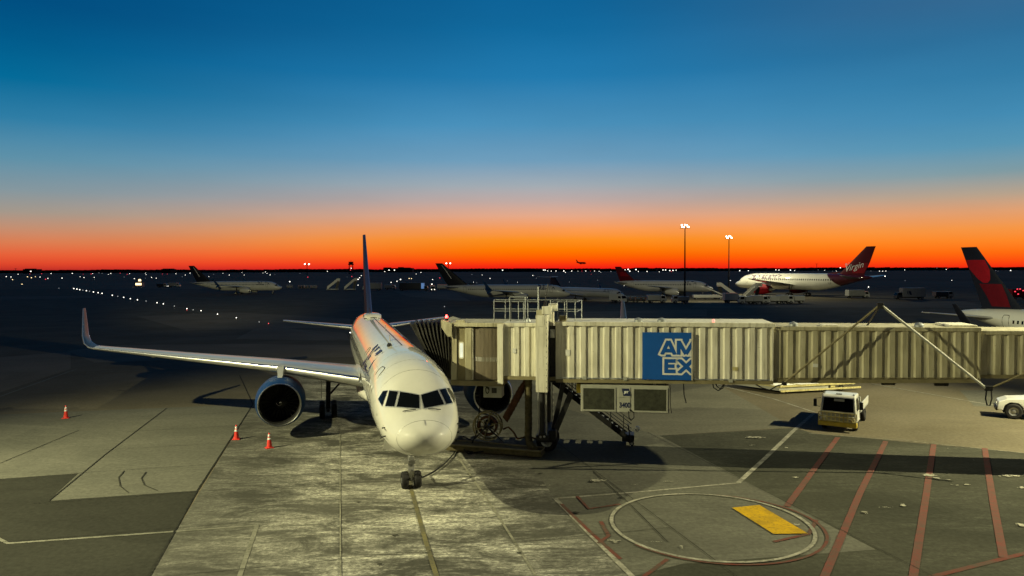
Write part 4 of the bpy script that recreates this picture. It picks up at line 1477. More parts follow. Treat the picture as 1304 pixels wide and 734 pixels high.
# ---- tension rods of the cable hoist, in front of the ribbed wall
apx = Vector((18.02, -.75, 8.20))
MB().path([apx, (13.30, -.45, 3.95)], .055, 8).build('brace_rod', M['olive'], B, True)
MB().path([apx + Vector((.12, 0, -.02)), (23.42, -.45, 3.85)], .065, 10).build('brace_rod', M['cabinet'], B, True)
MB().path([(23.62, -.45, 3.85), (29.5, -.75, 6.9)], .05, 8).build('brace_rod', M['olive'], B, True)
MB().box(apx.x - .12, apx.x + .2, apx.y - .06, apx.y + .06, apx.z - .2, apx.z + .14).build('rod_clevis', M['dark'], B, bevel=.02)
MB().box(23.35, 23.72, -.52, -.38, 3.72, 3.98).build('rod_clevis', M['dark'], B, bevel=.02)
MB().box(13.2, 13.4, -.52, -.1, 3.8, 3.98).build('rod_clevis', M['dark'], B, bevel=.02)
# hinge arms holding the apex
MB().bar((18.0, -.70, 8.1), (18.0, 1.2, 6.95), .07, .07).build('rod_arm', M['dark'], B)
for pts in ([(23.45, -.45, 3.75), (23.40, -.45, 3.3), (23.48, -.45, 3.0), (23.62, -.45, 3.0), (23.70, -.45, 3.3), (23.68, -.45, 3.75)],
            [(9.55, .1, 3.75), (9.6, .1, 3.50), (9.85, .1, 3.35), (10.1, .1, 3.5), (10.2, .1, 3.75)], [(9.7, .14, 3.75), (9.78, .14, 3.58), (9.95, .14, 3.46), (10.1, .14, 3.6), (10.15, .14, 3.75)],
            [(11.8, .1, 3.78), (12.2, .1, 3.55), (12.6, .0, 3.45), (12.9, -.2, 3.7), (13.3, -.45, 3.9)], [(7.95, .1, 3.7), (7.98, .1, 3.1), (8.1, .1, 2.75)]):
    MB().path(pts, .035, 6).build('hanging_cable', M['black'], B, True)
for s_ in (18.9, 21.6):
    MB().lathe([(-.35, .01), (-.33, .14), (.33, .14), (.35, .01)], (s_, .5, 3.92), 'X', 10).build('underside_light', M['dark'], B, True)

# the tunnel clears the ground a little higher and is slimmer than first laid out
def remap():
    def fz(z):
        if z <= 1.4:
            return z * .94
        if z >= 3.1:
            return z * .94 + .61
        return z * .94 + .61 * (z - 1.4) / 1.7
    for o in B.children_recursive:
        if o.type == 'MESH':
            n = len(o.data.vertices)
            c = np.empty(n * 3)
            o.data.vertices.foreach_get('co', c)
            c = c.reshape(-1, 3)
            c[:, 0] *= .94
            c[:, 1] *= .94
            c[:, 2] = [fz(z) for z in c[:, 2]]
            o.data.vertices.foreach_set('co', c.ravel())
            o.data.update()


B.location = (1.654, 40.04, 0)

# ---- conditioned air ducts and the hose trolley under the cab
wx = lambda s, b, z=0: (BO[0] + s * .989 + b * .148, BO[1] - s * .148 + b * .989, z)


def sock(name, pts, r, mat, parent, n=10):
    P = [Vector(p) for p in pts]
    out, rs = [], []
    for i in range(len(P) - 1):
        m = max(2, int((P[i + 1] - P[i]).length / .11))
        for j in range(m):
            out.append(P[i].lerp(P[i + 1], j / m))
            rs.append(r * (1.06 if len(out) % 2 else .93))
    out.append(P[-1])
    rs.append(r)
    return MB().path(out, rs, n).build(name, mat, parent, True)


sock('air_duct', [(-.95, .9, 3.6), (-.95, .9, 1.6), (-.95, .7, .95), (-.8, .3, .6), (-.42, -.35, .42)], .22, M['duct'], B, 12)
sock('air_duct', [(-1.0, 1.2, 3.6), (-1.75, 1.0, 2.55), (-2.35, .8, 1.75)], .20, M['rust'], B, 12)
remap()
# ---- service stair going down under the tunnel: stringers, treads, rails
SY = 3.02
ta, tb = Vector((.30, SY, 3.62)), Vector((4.80, SY, .26))
st = MB()
for y in (SY, SY + .9):
    st.bar((ta.x, y, ta.z), (tb.x, y, tb.z), .06, .30)
st = st.build('service_stair', M['black'], B)
for i in range(17):
    p = ta.lerp(tb, (i + .5) / 17)
    MB().box(p.x - .13, p.x + .13, SY + .03, SY + .87, p.z - .02, p.z + .02).build('tread', M['galv'], st)
for y in (SY - .03, SY + .93):
    rl = MB()
    for o in (.55, 1.0):
        rl.tube(ta + Vector((0, y - SY, o)), tb + Vector((0, y - SY, o)), .022, 6)
    for i in range(6):
        p = ta.lerp(tb, (i + .4) / 6)
        rl.tube((p.x, y, p.z), (p.x, y, p.z + 1.0), .022, 6)
    rl.build('stair_rail', M['dark'], st, True)
ft = MB().box(4.25, 4.95, SY - .07, SY + .97, .25, .62)
ft.bar((4.75, SY - .05, .35), (4.6, SY - .05, 1.25), .5, .06)
ft.build('stair_foot', M['dark'], st, bevel=.02)
for y in (SY - .03, SY + .93):
    wheel(4.8, y, .14, .14, .10, 'stair_wheel', st)
MB().lathe([(-.16, .01), (-.13, .10), (0, .16), (.13, .10), (.16, .01)], (5.12, SY - .2, 1.04), 'Z', 14).build('stair_lamp', M['conewhite'], st, True)
tr = empty('hose_trolley', wx(-2.95, -1.9), B.rotation_euler.z, 'low dark metal hose trolley with an upright spoked reel beneath the bridge cab', 'hose trolley')
m = MB()
m.add([(-2.2, -.5, .10), (3.2, -1.35, .10), (3.3, -.45, .10), (-1.9, .6, .10), (-2.2, -.5, .40), (3.2, -1.35, .40), (3.3, -.45, .40), (-1.9, .6, .40)], [(0, 3, 2, 1), (0, 1, 5, 4), (1, 2, 6, 5), (2, 3, 7, 6), (3, 0, 4, 7)])
m.add([(-2.1, -.42, .41), (3.1, -1.25, .41), (3.2, -.5, .41), (-1.85, .5, .41)], [(0, 1, 2, 3)])
m.build('tray', M['duct'], tr)
MB().path([(-2.2, -.5, .42), (3.2, -1.35, .42), (3.3, -.45, .42), (-1.9, .6, .42), (-2.2, -.5, .42)], .05, 6).build('tray_rim', M['olive'], tr, True)
rim = [(.05 + .78 * math.cos(a), -.15, 1.42 + .78 * math.sin(a)) for a in [2 * math.pi * i / 32 for i in range(33)]]
for y in (-.18, .35):
    MB().path([(x, y, z) for x, _, z in rim], .045, 6).build('reel_rim', M['olive'], tr, True)
    for i in range(6):
        a = 2 * math.pi * i / 6 + .3
        MB().tube((.05, y, 1.42), (.05 + .78 * math.cos(a), y, 1.42 + .78 * math.sin(a)), .032, 6).build('reel_spoke', M['olive'], tr, True)
MB().lathe([(-.28, .16), (-.28, .12), (.55, .12), (.55, .3), (.56, .01)], (.05, -.1, 1.42), 'Y', 16).build('reel_hub', M['dark'], tr, True)
coil = MB()
for j in range(4):
    coil.path([(.05 + .5 * math.cos(a), -.08 + .12 * j, 1.42 + .5 * math.sin(a)) for a in [2 * math.pi * i / 24 for i in range(25)]], .06, 6)
coil.build('coiled_hose', M['rust'], tr, True)
for x in (-.8, 1.0):
    MB().bar((x, -.2, .58), (.05, -.2, 1.42), .07, .07).build('reel_stand', M['dark'], tr)
sockp = sock('loose_hose', [(.9, .3, 1.2), (1.2, .2, 1.35), (1.5, .1, 1.1), (1.7, .2, .7), (2.3, .0, .9), (2.9, -.2, .8)], .05, M['rust'], tr, 6)
for x in (-1.6, 2.6):
    for y in (-.55 - .12 * x * .3, .15 - .1 * x):
        wheel(x, y, .12, .12, .10, 'castor', tr)
MB().path([(-2.0, -.3, .4), (-2.35, -.6, .75), (-2.9, -.9, .95), (-3.1, -.8, .8), (-2.6, -.7, .45)], .05, 6).build('loose_hose', M['black'], tr, True)
MB().lathe([(-.2, .05), (-.15, .16), (.15, .16), (.2, .05)], (-2.75, -.8, .86), 'X', 12).build('hose_coupling', M['yellow'], tr, True)

pc = [wx(-3.4, -1.2, 3.95), wx(-3.45, -1.3, 2.4), wx(-3.6, -1.6, .9), wx(-3.9, -2.0, .12)] + [G(x, y, .09) for x, y in ((596, 574), (588, 566), (583, 570), (577, 579), (567, 590), (554, 600), (545, 605))] + [Vector(G(538, 608, .4)), Vector(G(531, 606, .9)) + Vector((0, .3, .05))]
tag(MB().path(pc, .038, 6).build('ground_power_cable', M['black'], None, True), 'black power cable drooping from the bridge cab to the airliner nose gear', 'cable')
c2 = [G(x, y, .1 + .012 * i) for i, (x, y) in enumerate(((590, 556), (602, 562), (612, 571), (600, 576), (586, 572), (592, 562), (608, 566), (616, 575), (596, 578), (584, 566)))]
tag(MB().path(c2, .045, 6).build('coiled_cable', M['black'], None, True), 'tangle of black cable lying on the ground right of the airliner nose', 'cable')


# ------------------------------------------------------------------ ground vehicles and cones
def traffic_cone(px, py, label):
    p = G(px, py)
    r = empty('traffic_cone', p, random.uniform(0, 1), label, 'traffic cone', 'traffic cones around the airliner')
    MB().box(-.21, .21, -.21, .21, .012, .06).build('cone_base', M['cone'], r, bevel=.015)
    MB().lathe([(.06, .155), (.30, .125), (.42, .11), (.52, .095), (.64, .08), (.70, .07), (.86, .045), (.88, .03), (.88, .001)], (0, 0, 0), 'Z', 20).build('cone_body', M['cone'], r, True)
    MB().lathe([(.50, .103), (.62, .087)], (0, 0, 0), 'Z', 20).build('reflective_collar', M['conewhite'], r, True)
    MB().lathe([(.68, .079), (.80, .060)], (0, 0, 0), 'Z', 20).build('reflective_collar', M['conewhite'], r, True)


traffic_cone(84, 533, 'orange traffic cone standing alone at the far left of the apron')
traffic_cone(301, 560, 'orange traffic cone just left of the airliner engine, the middle of the three')
traffic_cone(343, 571, 'orange traffic cone in front of the airliner engine, nearest the camera')

# ---- cab-over truck with a yellow front guard
h = (G(1099, 533) - G(1086, 549.5)).normalized()
fl, frr = G(1046, 549), G(1088, 549.5)
TK = empty('service_truck', (fl + frr) / 2, math.atan2(h.y, h.x), 'small white cab-over truck with a yellow mesh guard across its front', 'truck')
W2 = 1.05
cabp = [(-.0, .55), (-.02, 1.18), (.16, 2.12), (.30, 2.24), (1.50, 2.26), (1.62, 2.10), (1.62, .55)]
m = MB()
n = len(cabp)
vs = [(x, -W2 + (.10 if z > 1.6 else 0), z) for x, z in cabp] + [(x, W2 - (.10 if z > 1.6 else 0), z) for x, z in cabp]
m.add(vs, [tuple(range(n)), tuple(range(2 * n - 1, n - 1, -1))] + [(i, (i + 1) % n, n + (i + 1) % n, n + i) for i in range(n)])
m.build('cab', M['truckwhite'], TK, bevel=.05)
y = W2 - .16
MB().add([(-.045, -y - .02, 1.24), (-.045, y + .02, 1.24), (.125, y - .06, 2.05), (.125, -y + .06, 2.05)], [(0, 1, 2, 3)]).build('windshield', M['glass'], TK)
MB().add([(.055, -.35, 1.86), (.055, .25, 1.86), (.098, .25, 2.0), (.098, -.35, 2.0)], [(0, 1, 2, 3)]).build('sun_visor', M['cabinet'], TK)
for sg in (-1, 1):
    MB().add([(.35, sg * (W2 + .006), 1.28), (1.35, sg * (W2 + .006), 1.28), (1.30, sg * (W2 - .085), 2.0), (.48, sg * (W2 - .085), 2.0)], [(0, 1, 2, 3)]).build('side_window', M['glass'], TK)
    MB().path([(.25, sg * (W2 + .01), .7), (.25, sg * (W2 + .01), 1.25), (.42, sg * (W2 - .07), 2.05), (1.42, sg * (W2 - .07), 2.05), (1.48, sg * (W2 + .01), 1.25), (1.48, sg * (W2 + .01), .7)], .012, 4).build('door_seam', M['dark'], TK)
    MB().box(1.25, 1.42, min(sg * W2, sg * (W2 + .03)), max(sg * W2, sg * (W2 + .03)), 1.10, 1.14).build('door_handle', M['dark'], TK)
    MB().path([(.10, sg * (W2 - .05), 2.0), (-.05, sg * (W2 + .28), 1.95), (-.05, sg * (W2 + .28), 1.5), (.0, sg * W2, 1.45)], .018, 5).build('mirror_arm', M['dark'], TK)
    MB().box(-.09, -.02, min(sg * (W2 + .18), sg * (W2 + .38)), max(sg * (W2 + .18), sg * (W2 + .38)), 1.45, 1.92).build('wing_mirror', M['dark'], TK, bevel=.02)
    MB().box(-.07, -.03, min(sg * .62, sg * .95), max(sg * .62, sg * .95), .80, .95).build('headlight', M['conewhite'], TK, bevel=.01)
for yy in (-.85, -.12, .0, .12, .85):
    MB().lathe([(0, .06), (.06, .05), (.08, .01)], (.38, yy, 2.25), 'Z', 8).build('marker_light', M['vehicle'], TK, True)
MB().box(-.03, .0, -.95, .95, .62, 1.1).build('grille', M['vehicle'], TK)
g = MB()
for zz in (.66, .92, 1.18):
    g.box(-.30, -.24, -1.10, 1.10, zz - .03, zz + .03)
for i in range(10):
    yy = -1.08 + 2.16 * i / 9
    g.box(-.29, -.25, yy - .022, yy + .022, .66, 1.18)
for yy in (-.8, .8):
    g.box(-.26, .05, yy - .04, yy + .04, .68, .78)
g.build('front_guard', M['paleyellow'], TK)
MB().box(-.32, .02, -1.12, 1.12, .34, .62).build('front_bumper', M['yellow'], TK, bevel=.03)
m = MB().box(1.7, 5.3, -.42, .42, .55, .78)
m.build('chassis', M['dark'], TK)
MB().box(1.72, 5.35, -1.08, 1.08, .98, 1.08).build('flatbed', M['vehicle'], TK, bevel=.01)
for sg in (-1, 1):
    MB().box(1.72, 5.35, min(sg * 1.04, sg * 1.09), max(sg * 1.04, sg * 1.09), 1.08, 1.55).build('bed_side', M['truckwhite'], TK, bevel=.01)
MB().box(1.72, 1.80, -1.04, 1.04, 1.08, 2.0).build('headboard', M['vehicle'], TK)
MB().box(2.0, 3.2, -.9, .9, 1.08, 1.75).build('bed_load', M['cabinet'], TK, bevel=.03)
for x in (.72, 4.3):
    for sg in (-1, 1):
        w = wheel(x, sg * .90, .42, .42, .28, 'wheel', TK)

# ---- container loader with roller deck
cA, cB, cC = G(994, 503), G(1094, 497.5), G(946, 492)
ux = (cB - cA).normalized()
CL = empty('container_loader', cA, math.atan2(ux.y, ux.x), 'low yellow-railed container loader with a roller deck, half hidden beyond the jet bridge', 'cargo loader')
LN, WD = (cB - cA).length, 4.3
sk = -1.1     # the deck's far end lies further left


def lp(x, y, z):
    return (x + sk * y / WD * 1.6, y, z)


m = MB()
m.add([lp(0, .12, .30), lp(LN * .62, .12, .30), lp(LN * .62, WD, .30), lp(0, WD, .30), lp(0, .12, .55), lp(LN * .62, .12, .55), lp(LN * .62, WD, .55), lp(0, WD, .55)],
      [(0, 3, 2, 1), (4, 5, 6, 7), (0, 1, 5, 4), (1, 2, 6, 5), (2, 3, 7, 6), (3, 0, 4, 7)])
m.build('deck', M['cabinet'], CL)
for i in range(16):
    y = .3 + i * .25
    MB().tube(lp(.15, y, .60), lp(LN * .62 - .1, y, .60), .055, 8).build('roller', M['signwhite'], CL, True)
for x in (.05, LN * .31, LN * .60):
    MB().bar(lp(x, .12, .61), lp(x, WD, .61), .10, .14).build('deck_beam', M['paleyellow'], CL)
MB().bar(lp(0, .05, .66), lp(LN * .95, .05, .66), .12, .16).build('side_rail', M['paleyellow'], CL)
MB().bar(lp(0, .0, .28), lp(LN * 1.02, .0, .28), .10, .14).build('side_rail', M['paleyellow'], CL)
MB().bar(lp(0, WD, .66), lp(LN * .62, WD, .66), .12, .16).build('side_rail', M['paleyellow'], CL)
MB().box(LN * .64, LN * .70, .1, 1.2, .35, 1.3).build('control_post', M['paleyellow'], CL, bevel=.03)
MB().box(LN * .66, LN * .95, .2, 3.6, .45, .95).build('engine_housing', M['truckwhite'], CL, bevel=.05)
MB().box(LN * .72, LN * .80, .25, 1.4, .95, 2.0).build('lift_mast', M['vdark'], CL, bevel=.03)
MB().box(LN * .84, LN * .93, .3, 1.6, .95, 2.4).build('operator_cab', M['truckwhite'], CL, bevel=.05)
for x, y in ((.8, .3), (LN * .55, .3), (LN * .8, .35), (.4, 4.0), (LN * .5, 4.0), (LN * .8, 3.3)):
    wheel(x, y, .24, .24, .2, 'wheel', CL)
MB().lathe([(0, .16), (.03, .14), (.05, .01)], (LN * .69, -.02, .9), 'Y', 14).build('work_lamp', M['paleyellow'], CL, True)

# ---- pushback tug at the right edge
tp = G(1270, 532.5)
TG = empty('pushback_tug', tp, -.5, 'low white pushback tug cut off by the right edge of the picture', 'tug')
prof = [(-.02, .62), (.06, 1.10), (.55, 1.32), (2.3, 1.50), (5.6, 1.55), (5.6, .42), (1.52, .42), (1.42, .85), (1.18, 1.08), (.72, 1.10), (.42, .90), (.30, .55)]
n = len(prof)
m = MB().add([(x, 0, z) for x, z in prof] + [(x, 1.75, z) for x, z in prof], [tuple(range(n)), tuple(range(2 * n - 1, n - 1, -1))] + [(i, (i + 1) % n, n + (i + 1) % n, n + i) for i in range(n)])
m.build('body', M['truckwhite'], TG, bevel=.04)
MB().box(.34, 1.5, .12, 1.63, .40, 1.0).build('wheel_well', M['black'], TG)
MB().box(2.6, 4.2, .15, 1.6, 1.5, 2.3).build('cab', M['truckwhite'], TG, bevel=.06)
MB().box(2.58, 2.60, .25, 1.5, 1.65, 2.2).build('windshield', M['glass'], TG)
for x in (.92, 4.5):
    for y in (.12, 1.6):
        wheel(x, y, .52, .52, .36, 'wheel', TG)
MB().box(-.10, .02, .1, 1.65, .50, .75).build('bumper', M['dark'], TG, bevel=.02)
MB().lathe([(0, .10), (.03, .09), (.04, .01)], (-.04, .4, .95), 'X', 10).build('headlight', M['conewhite'], TG, True)


# ---- simple service vehicles beyond the bridge
def box_truck(label, p, rz, box_mat='offwhite', L_=6.5, H_=3.0, cab_mat='truckwhite', lit=False, name='box_truck', cat='truck', group=None, emblem=False):
    r = empty(name, p, rz, label, cat, group)
    MB().box(-L_ / 2, L_ / 2 - 1.9, -1.15, 1.15, .85, H_).build('cargo_box', M[box_mat], r, bevel=.04)
    c = MB()
    pr = [(L_ / 2 - 1.8, .5), (L_ / 2 - 1.8, 2.25), (L_ / 2 - .45, 2.25), (L_ / 2 - .05, 1.35), (L_ / 2, .5)]
    c.add([(x, -1.05, z) for x, z in pr] + [(x, 1.05, z) for x, z in pr], [(0, 1, 2, 3, 4), (9, 8, 7, 6, 5)] + [(i, (i + 1) % 5, 5 + (i + 1) % 5, 5 + i) for i in range(5)])
    c.build('cab', M[cab_mat], r, bevel=.04)
    MB().add([(L_ / 2 - .405, -.9, 2.15), (L_ / 2 - .405, .9, 2.15), (L_ / 2 - .03, .9, 1.38), (L_ / 2 - .03, -.9, 1.38)], [(0, 1, 2, 3)]).build('windshield', M['glass'], r)
    for sg in (-1, 1):
        MB().add([(L_ / 2 - 1.6, sg * 1.056, 1.4), (L_ / 2 - .45, sg * 1.056, 1.4), (L_ / 2 - .6, sg * 1.056, 2.1), (L_ / 2 - 1.6, sg * 1.056, 2.1)], [(0, 1, 2, 3)]).build('side_window', M['glass'], r)
        for x in (-L_ / 2 + 1.1, L_ / 2 - 1.0):
            wheel(x, sg * .95, .45, .45, .28, 'wheel', r)
        if emblem:
            MB().add([(.2, sg * 1.156, 2.7), (.9, sg * 1.156, 2.7), (.5, sg * 1.156, 1.5), (-.2, sg * 1.156, 1.5)], [(0, 1, 2, 3)]).build('side_emblem', M['lettering'], r)
            MB().add([(1.05, sg * 1.156, 2.75), (1.25, sg * 1.156, 2.75), (1.25, sg * 1.156, 1.9), (.9, sg * 1.156, 1.5)], [(0, 1, 2, 3)]).build('side_emblem', M['lettering'], r)
    MB().box(-L_ / 2 + .2, L_ / 2 - 1.8, -.4, .4, .5, .85).build('chassis', M['dark'], r)
    if lit:
        for sg in (-.7, .7):
            MB().lathe([(0, .16), (.05, .12), (.06, .01)], (L_ / 2 + .0, sg, .8), 'X', 8).build('headlight', M['g_white'], r, True)
    return r


def passenger_stairs(label, p, rz, H_=3.6, mat='offwhite', group=None):
    r = empty('passenger_stairs', p, rz, label, 'mobile stairs', group)
    MB().bar((-2.8, 0, .6), (2.0, 0, H_), 1.6, .35).build('stair_ramp', M[mat], r)
    MB().box(2.0, 3.4, -.8, .8, H_ - .2, H_).build('platform', M[mat], r, bevel=.02)
    for sg in (-1, 1):
        m = MB().add([(-2.8, sg * .82, .8), (2.0, sg * .82, H_ + .1), (3.4, sg * .82, H_ + .1), (3.4, sg * .82, H_ + 1.1), (2.0, sg * .82, H_ + 1.1), (-2.8, sg * .82, 1.8),
                      (-2.8, sg * .87, .8), (2.0, sg * .87, H_ + .1), (3.4, sg * .87, H_ + .1), (3.4, sg * .87, H_ + 1.1), (2.0, sg * .87, H_ + 1.1), (-2.8, sg * .87, 1.8)],
                     [(0, 1, 4, 5), (1, 2, 3, 4), (6, 11, 10, 7), (7, 10, 9, 8), (5, 4, 10, 11), (4, 3, 9, 10), (0, 5, 11, 6), (2, 8, 9, 3)])
        m.build('side_panel', M[mat], r)
    MB().box(-3.0, 2.6, -.85, .85, .35, .8).build('chassis', M['vehicle'], r, bevel=.03)
    MB().bar((1.6, .0, .7), (2.6, .0, H_ - .2), .2, 1.2).build('lift_frame', M['dark'], r)
    for x in (-2.1, 1.9):
        for sg in (-1, 1):
            wheel(x, sg * .8, .38, .38, .24, 'wheel', r)
    return r


def baggage_cart(label, p, rz, mat='vehicle', group='baggage carts beyond the bridge'):
    r = empty('baggage_cart', p, rz, label, 'baggage cart', group)
    MB().box(-1.5, 1.5, -.75, .75, .45, .6).build('platform', M['dark'], r)
    MB().box(-1.5, 1.5, -.78, .78, 1.75, 1.9).build('canopy', M[mat], r, bevel=.03)
    for x in (-1.45, 0, 1.45):
        MB().box(x - .05, x + .05, -.72, .72, .6, 1.75).build('end_panel', M[mat], r)
    for x, y, z, w in ((-.75, 0, .62, .55), (.7, .05, .62, .45)):
        MB().box(x - w, x + w, y - .6, y + .55, z, z + .7).build('luggage_stack', M['vdark'], r, bevel=.05)
    MB().tube((1.5, 0, .5), (2.4, 0, .3), .05, 6).build('tow_bar', M['dark'], r, True)
    for x in (-1.0, 1.0):
        for sg in (-1, 1):
            wheel(x, sg * .65, .22, .22, .16, 'wheel', r)
    return r


def belt_loader(label, p, rz, H_=3.0, mat='offwhite'):
    r = empty('belt_loader', p, rz, label, 'belt loader', 'belt loaders by the parked jets')
    MB().bar((-3.6, 0, .75), (3.4, 0, H_), .9, .30).build('conveyor_boom', M[mat], r)
    MB().bar((-3.5, 0, .93), (3.3, 0, H_ + .18), .7, .05).build('conveyor_belt', M['rubber'], r)
    MB().box(-2.2, 2.0, -1.0, 1.0, .4, .95).build('body', M[mat], r, bevel=.05)
    MB().box(-.3, .5, -1.0, -.5, .95, 1.7).build('driver_seat', M['dark'], r, bevel=.05)
    MB().bar((1.3, 0, .9), (1.8, 0, H_ * .75), .12, .8).build('boom_lift', M['dark'], r)
    for x in (-1.4, 1.4):
        for sg in (-1, 1):
            wheel(x, sg * .9, .34, .34, .22, 'wheel', r)
    return r


# ------------------------------------------------------------------ parked airliners beyond the bridge
def head(px0, D0, px1, D1):
    """nose and tail ground points from their bearings and distances; returns nose, unit vector nose -> tail, length"""
    a = Vector(((px0 - 652) / FOC * D0, D0, 0))
    b = Vector(((px1 - 652) / FOC * D1, D1, 0))
    return a, (b - a).normalized(), (b - a).length


WL = 'lettering'
stroke = [([(.28, .50, .55), (.50, .44, .49), (.72, .36, .42), (.9, .30, .36)], M['palelet'])]
narrow = dict(half=1.98, zc=3.35, span=34, eng_r=1.05, wheel_r=.45, nose_r=.34, scimitar=True)


def jet(label, a, ax, L, **kw):
    P = dict(narrow)
    P.update(L=L, body=M['offwhite'], fin=M['naval'], tail_h=12.4, eng_x=.31 * L, eng_y=4.9, eng_z=1.55, gear=(.10 * L, .48 * L, 2.86), wing_x=.33 * L, wing_z=2.6, eng=M['offwhite'])
    P.update(kw)
    return airliner('airliner', label, 'airplane', a, ax, P)


a, ax, l = head(359, 312, 244, 312)
jet('distant white airliner with a dark tail facing right, left of the near airliner', a, ax, l, span=32, tail_h=11.9, emblems=stroke, texts=[('DELTA', 1.7, 4.6, 3.9, (1,), 0, M[WL])], fin_tip=2.4)
a, ax, l = head(727, 226, 561, 232)
jet('white airliner with dark tail and split wingtip, facing right behind the bridge handrail', a, ax, l, tail_h=12.0, emblems=stroke, texts=[('DELTA', 1.7, 4.6, 4.0, (1,), 0, M[WL])], fin_sweep=1.15, fin_tip=2.2)
a, ax, l = head(794, 219, 696, 252)
jet('slim regional jet with a high T tail, nose pointing right toward an upright wingtip', a, ax, l, half=1.42, zc=2.75, span=24, tail_h=7.4, ttail=True, rear_eng=True, eng_r=.72, gear=(.09 * l, .53 * l, 1.9), wing_z=1.75, wheel_r=.38,
    stab=4.2, wing_x=.42 * l, body=M['offwhite'], texts=[('DELTA', .9, 5.0, 3.2, (1,), 0, M[WL])], scimitar=False)
a, ax, l = head(908, 268, 783, 284)
jet('white airliner with a dark red tail facing right, left of the tall floodlight mast', a, ax, l, span=36, half=2.1, zc=3.6, tail_h=10.9, fin=M['darkred'], emblems=[([(.30, .1, .8), (.55, .15, .75), (.62, .4, .5)], M['red'])],
    eng_r=1.2, texts=[('DELTA', 1.5, 5.5, 4.4, (1,), 0, M[WL])], winglet='none')

# the maroon-tailed wide body: rear fuselage fades to maroon
vb = M['white'].copy()
vb.name = 'white_fuselage_maroon_rear'
nt = vb.node_tree
pb = nt.nodes['Principled BSDF']
tc = [n for n in nt.nodes if n.type == 'TEX_COORD'][0]
se = nt.nodes.new('ShaderNodeSeparateXYZ')
nt.links.new(tc.outputs['Object'], se.inputs[0])
ma = nt.nodes.new('ShaderNodeMath')
ma.operation = 'MULTIPLY_ADD'
nt.links.new(se.outputs[2], ma.inputs[0])
ma.inputs[1].default_value = 1.25
nt.links.new(se.outputs[0], ma.inputs[2])
mrn = nt.nodes.new('ShaderNodeMapRange')
a, ax, l = head(938, 290, 1112, 241)
mrn.inputs[1].default_value = l * .77 + 6.8
mrn.inputs[2].default_value = l * .77 + 7.2
nt.links.new(ma.outputs[0], mrn.inputs[0])
mx = nt.nodes.new('ShaderNodeMix')
mx.data_type = 'RGBA'
src = pb.inputs['Base Color'].links[0].from_socket
nt.links.new(src, mx.inputs[6])
mx.inputs[7].default_value = (.060, .005, .012, 1)
nt.links.new(mrn.outputs[0], mx.inputs[0])
nt.links.new(mx.outputs[2], pb.inputs['Base Color'])
airliner('airliner', 'wide-body airliner with white-lettered maroon tail and red engine, facing left', 'airplane', a, ax, dict(
    L=l, half=2.95, zc=5.3, span=56, tail_h=17.2, body=vb, fin=M['maroon'], wing=M['grey'], winglet='none', eng=M['red'], eng_r=1.75, eng_x=.31 * l, eng_y=9.8, eng_z=2.6,
    gear=(.095 * l, .50 * l, 4.9), wing_x=.33 * l, wing_z=4.2, wheel_r=.66, nose_r=.5, bogie=True, fin_sweep=1.02, fin_tip=3.3,
    tail_text=('Virgin', 2.9, .3, l - 10.2, 9.6, .24), emblems=[([(.02, .55, .97), (.16, .38, .97), (.30, .50, .97), (.40, .72, .97)], M['red'])],
    texts=[('virgin atlantic', 2.6, 7.0, 6.4, (-1,), 0, M['purple'])], doors=((7.5, 2.1), (l * .33, 2.1), (l * .75, 2.1))))

# the tail behind the right end of the bridge
f_ax = Vector((-.25, .968, 0)).normalized()
tail = Vector(((1219 - 652) / FOC * 93.0, 93.0, 0))
fL = 42.0
airliner('airliner', 'white airliner with tall navy and red tail, mostly hidden behind the bridge right end', 'airplane', tail - f_ax * fL, f_ax, dict(
    L=fL, half=1.98, zc=3.45, span=34.3, tail_h=12.7, body=M['offwhite'], fin=M['naval'], wing=M['grey'], eng=M['offwhite'], eng_r=1.05, eng_x=13.4, eng_y=4.9, eng_z=1.6, gear=(4.2, 20.4, 2.86), wing_x=14.2, wing_z=2.65,
    wheel_r=.45, nose_r=.34, stab=7.2, stab_dz=.75, fin_sweep=.80, fin_tip=2.3, fin_root=6.0, winglet_mat=M['naval'],
    emblems=[([(.40, .46, .62), (.46, .30, .76), (.62, .10, .95), (.78, .04, .97)], M['red']), ([(.02, .22, .70), (.20, .12, .72), (.385, .04, .80)], M['darkred'])],
    texts=[('N908', .55, fL - 13.2, 4.75, (1, -1), .2, M[WL])], doors=((5.5, 1.8), (fL - 8.2, 1.7))))

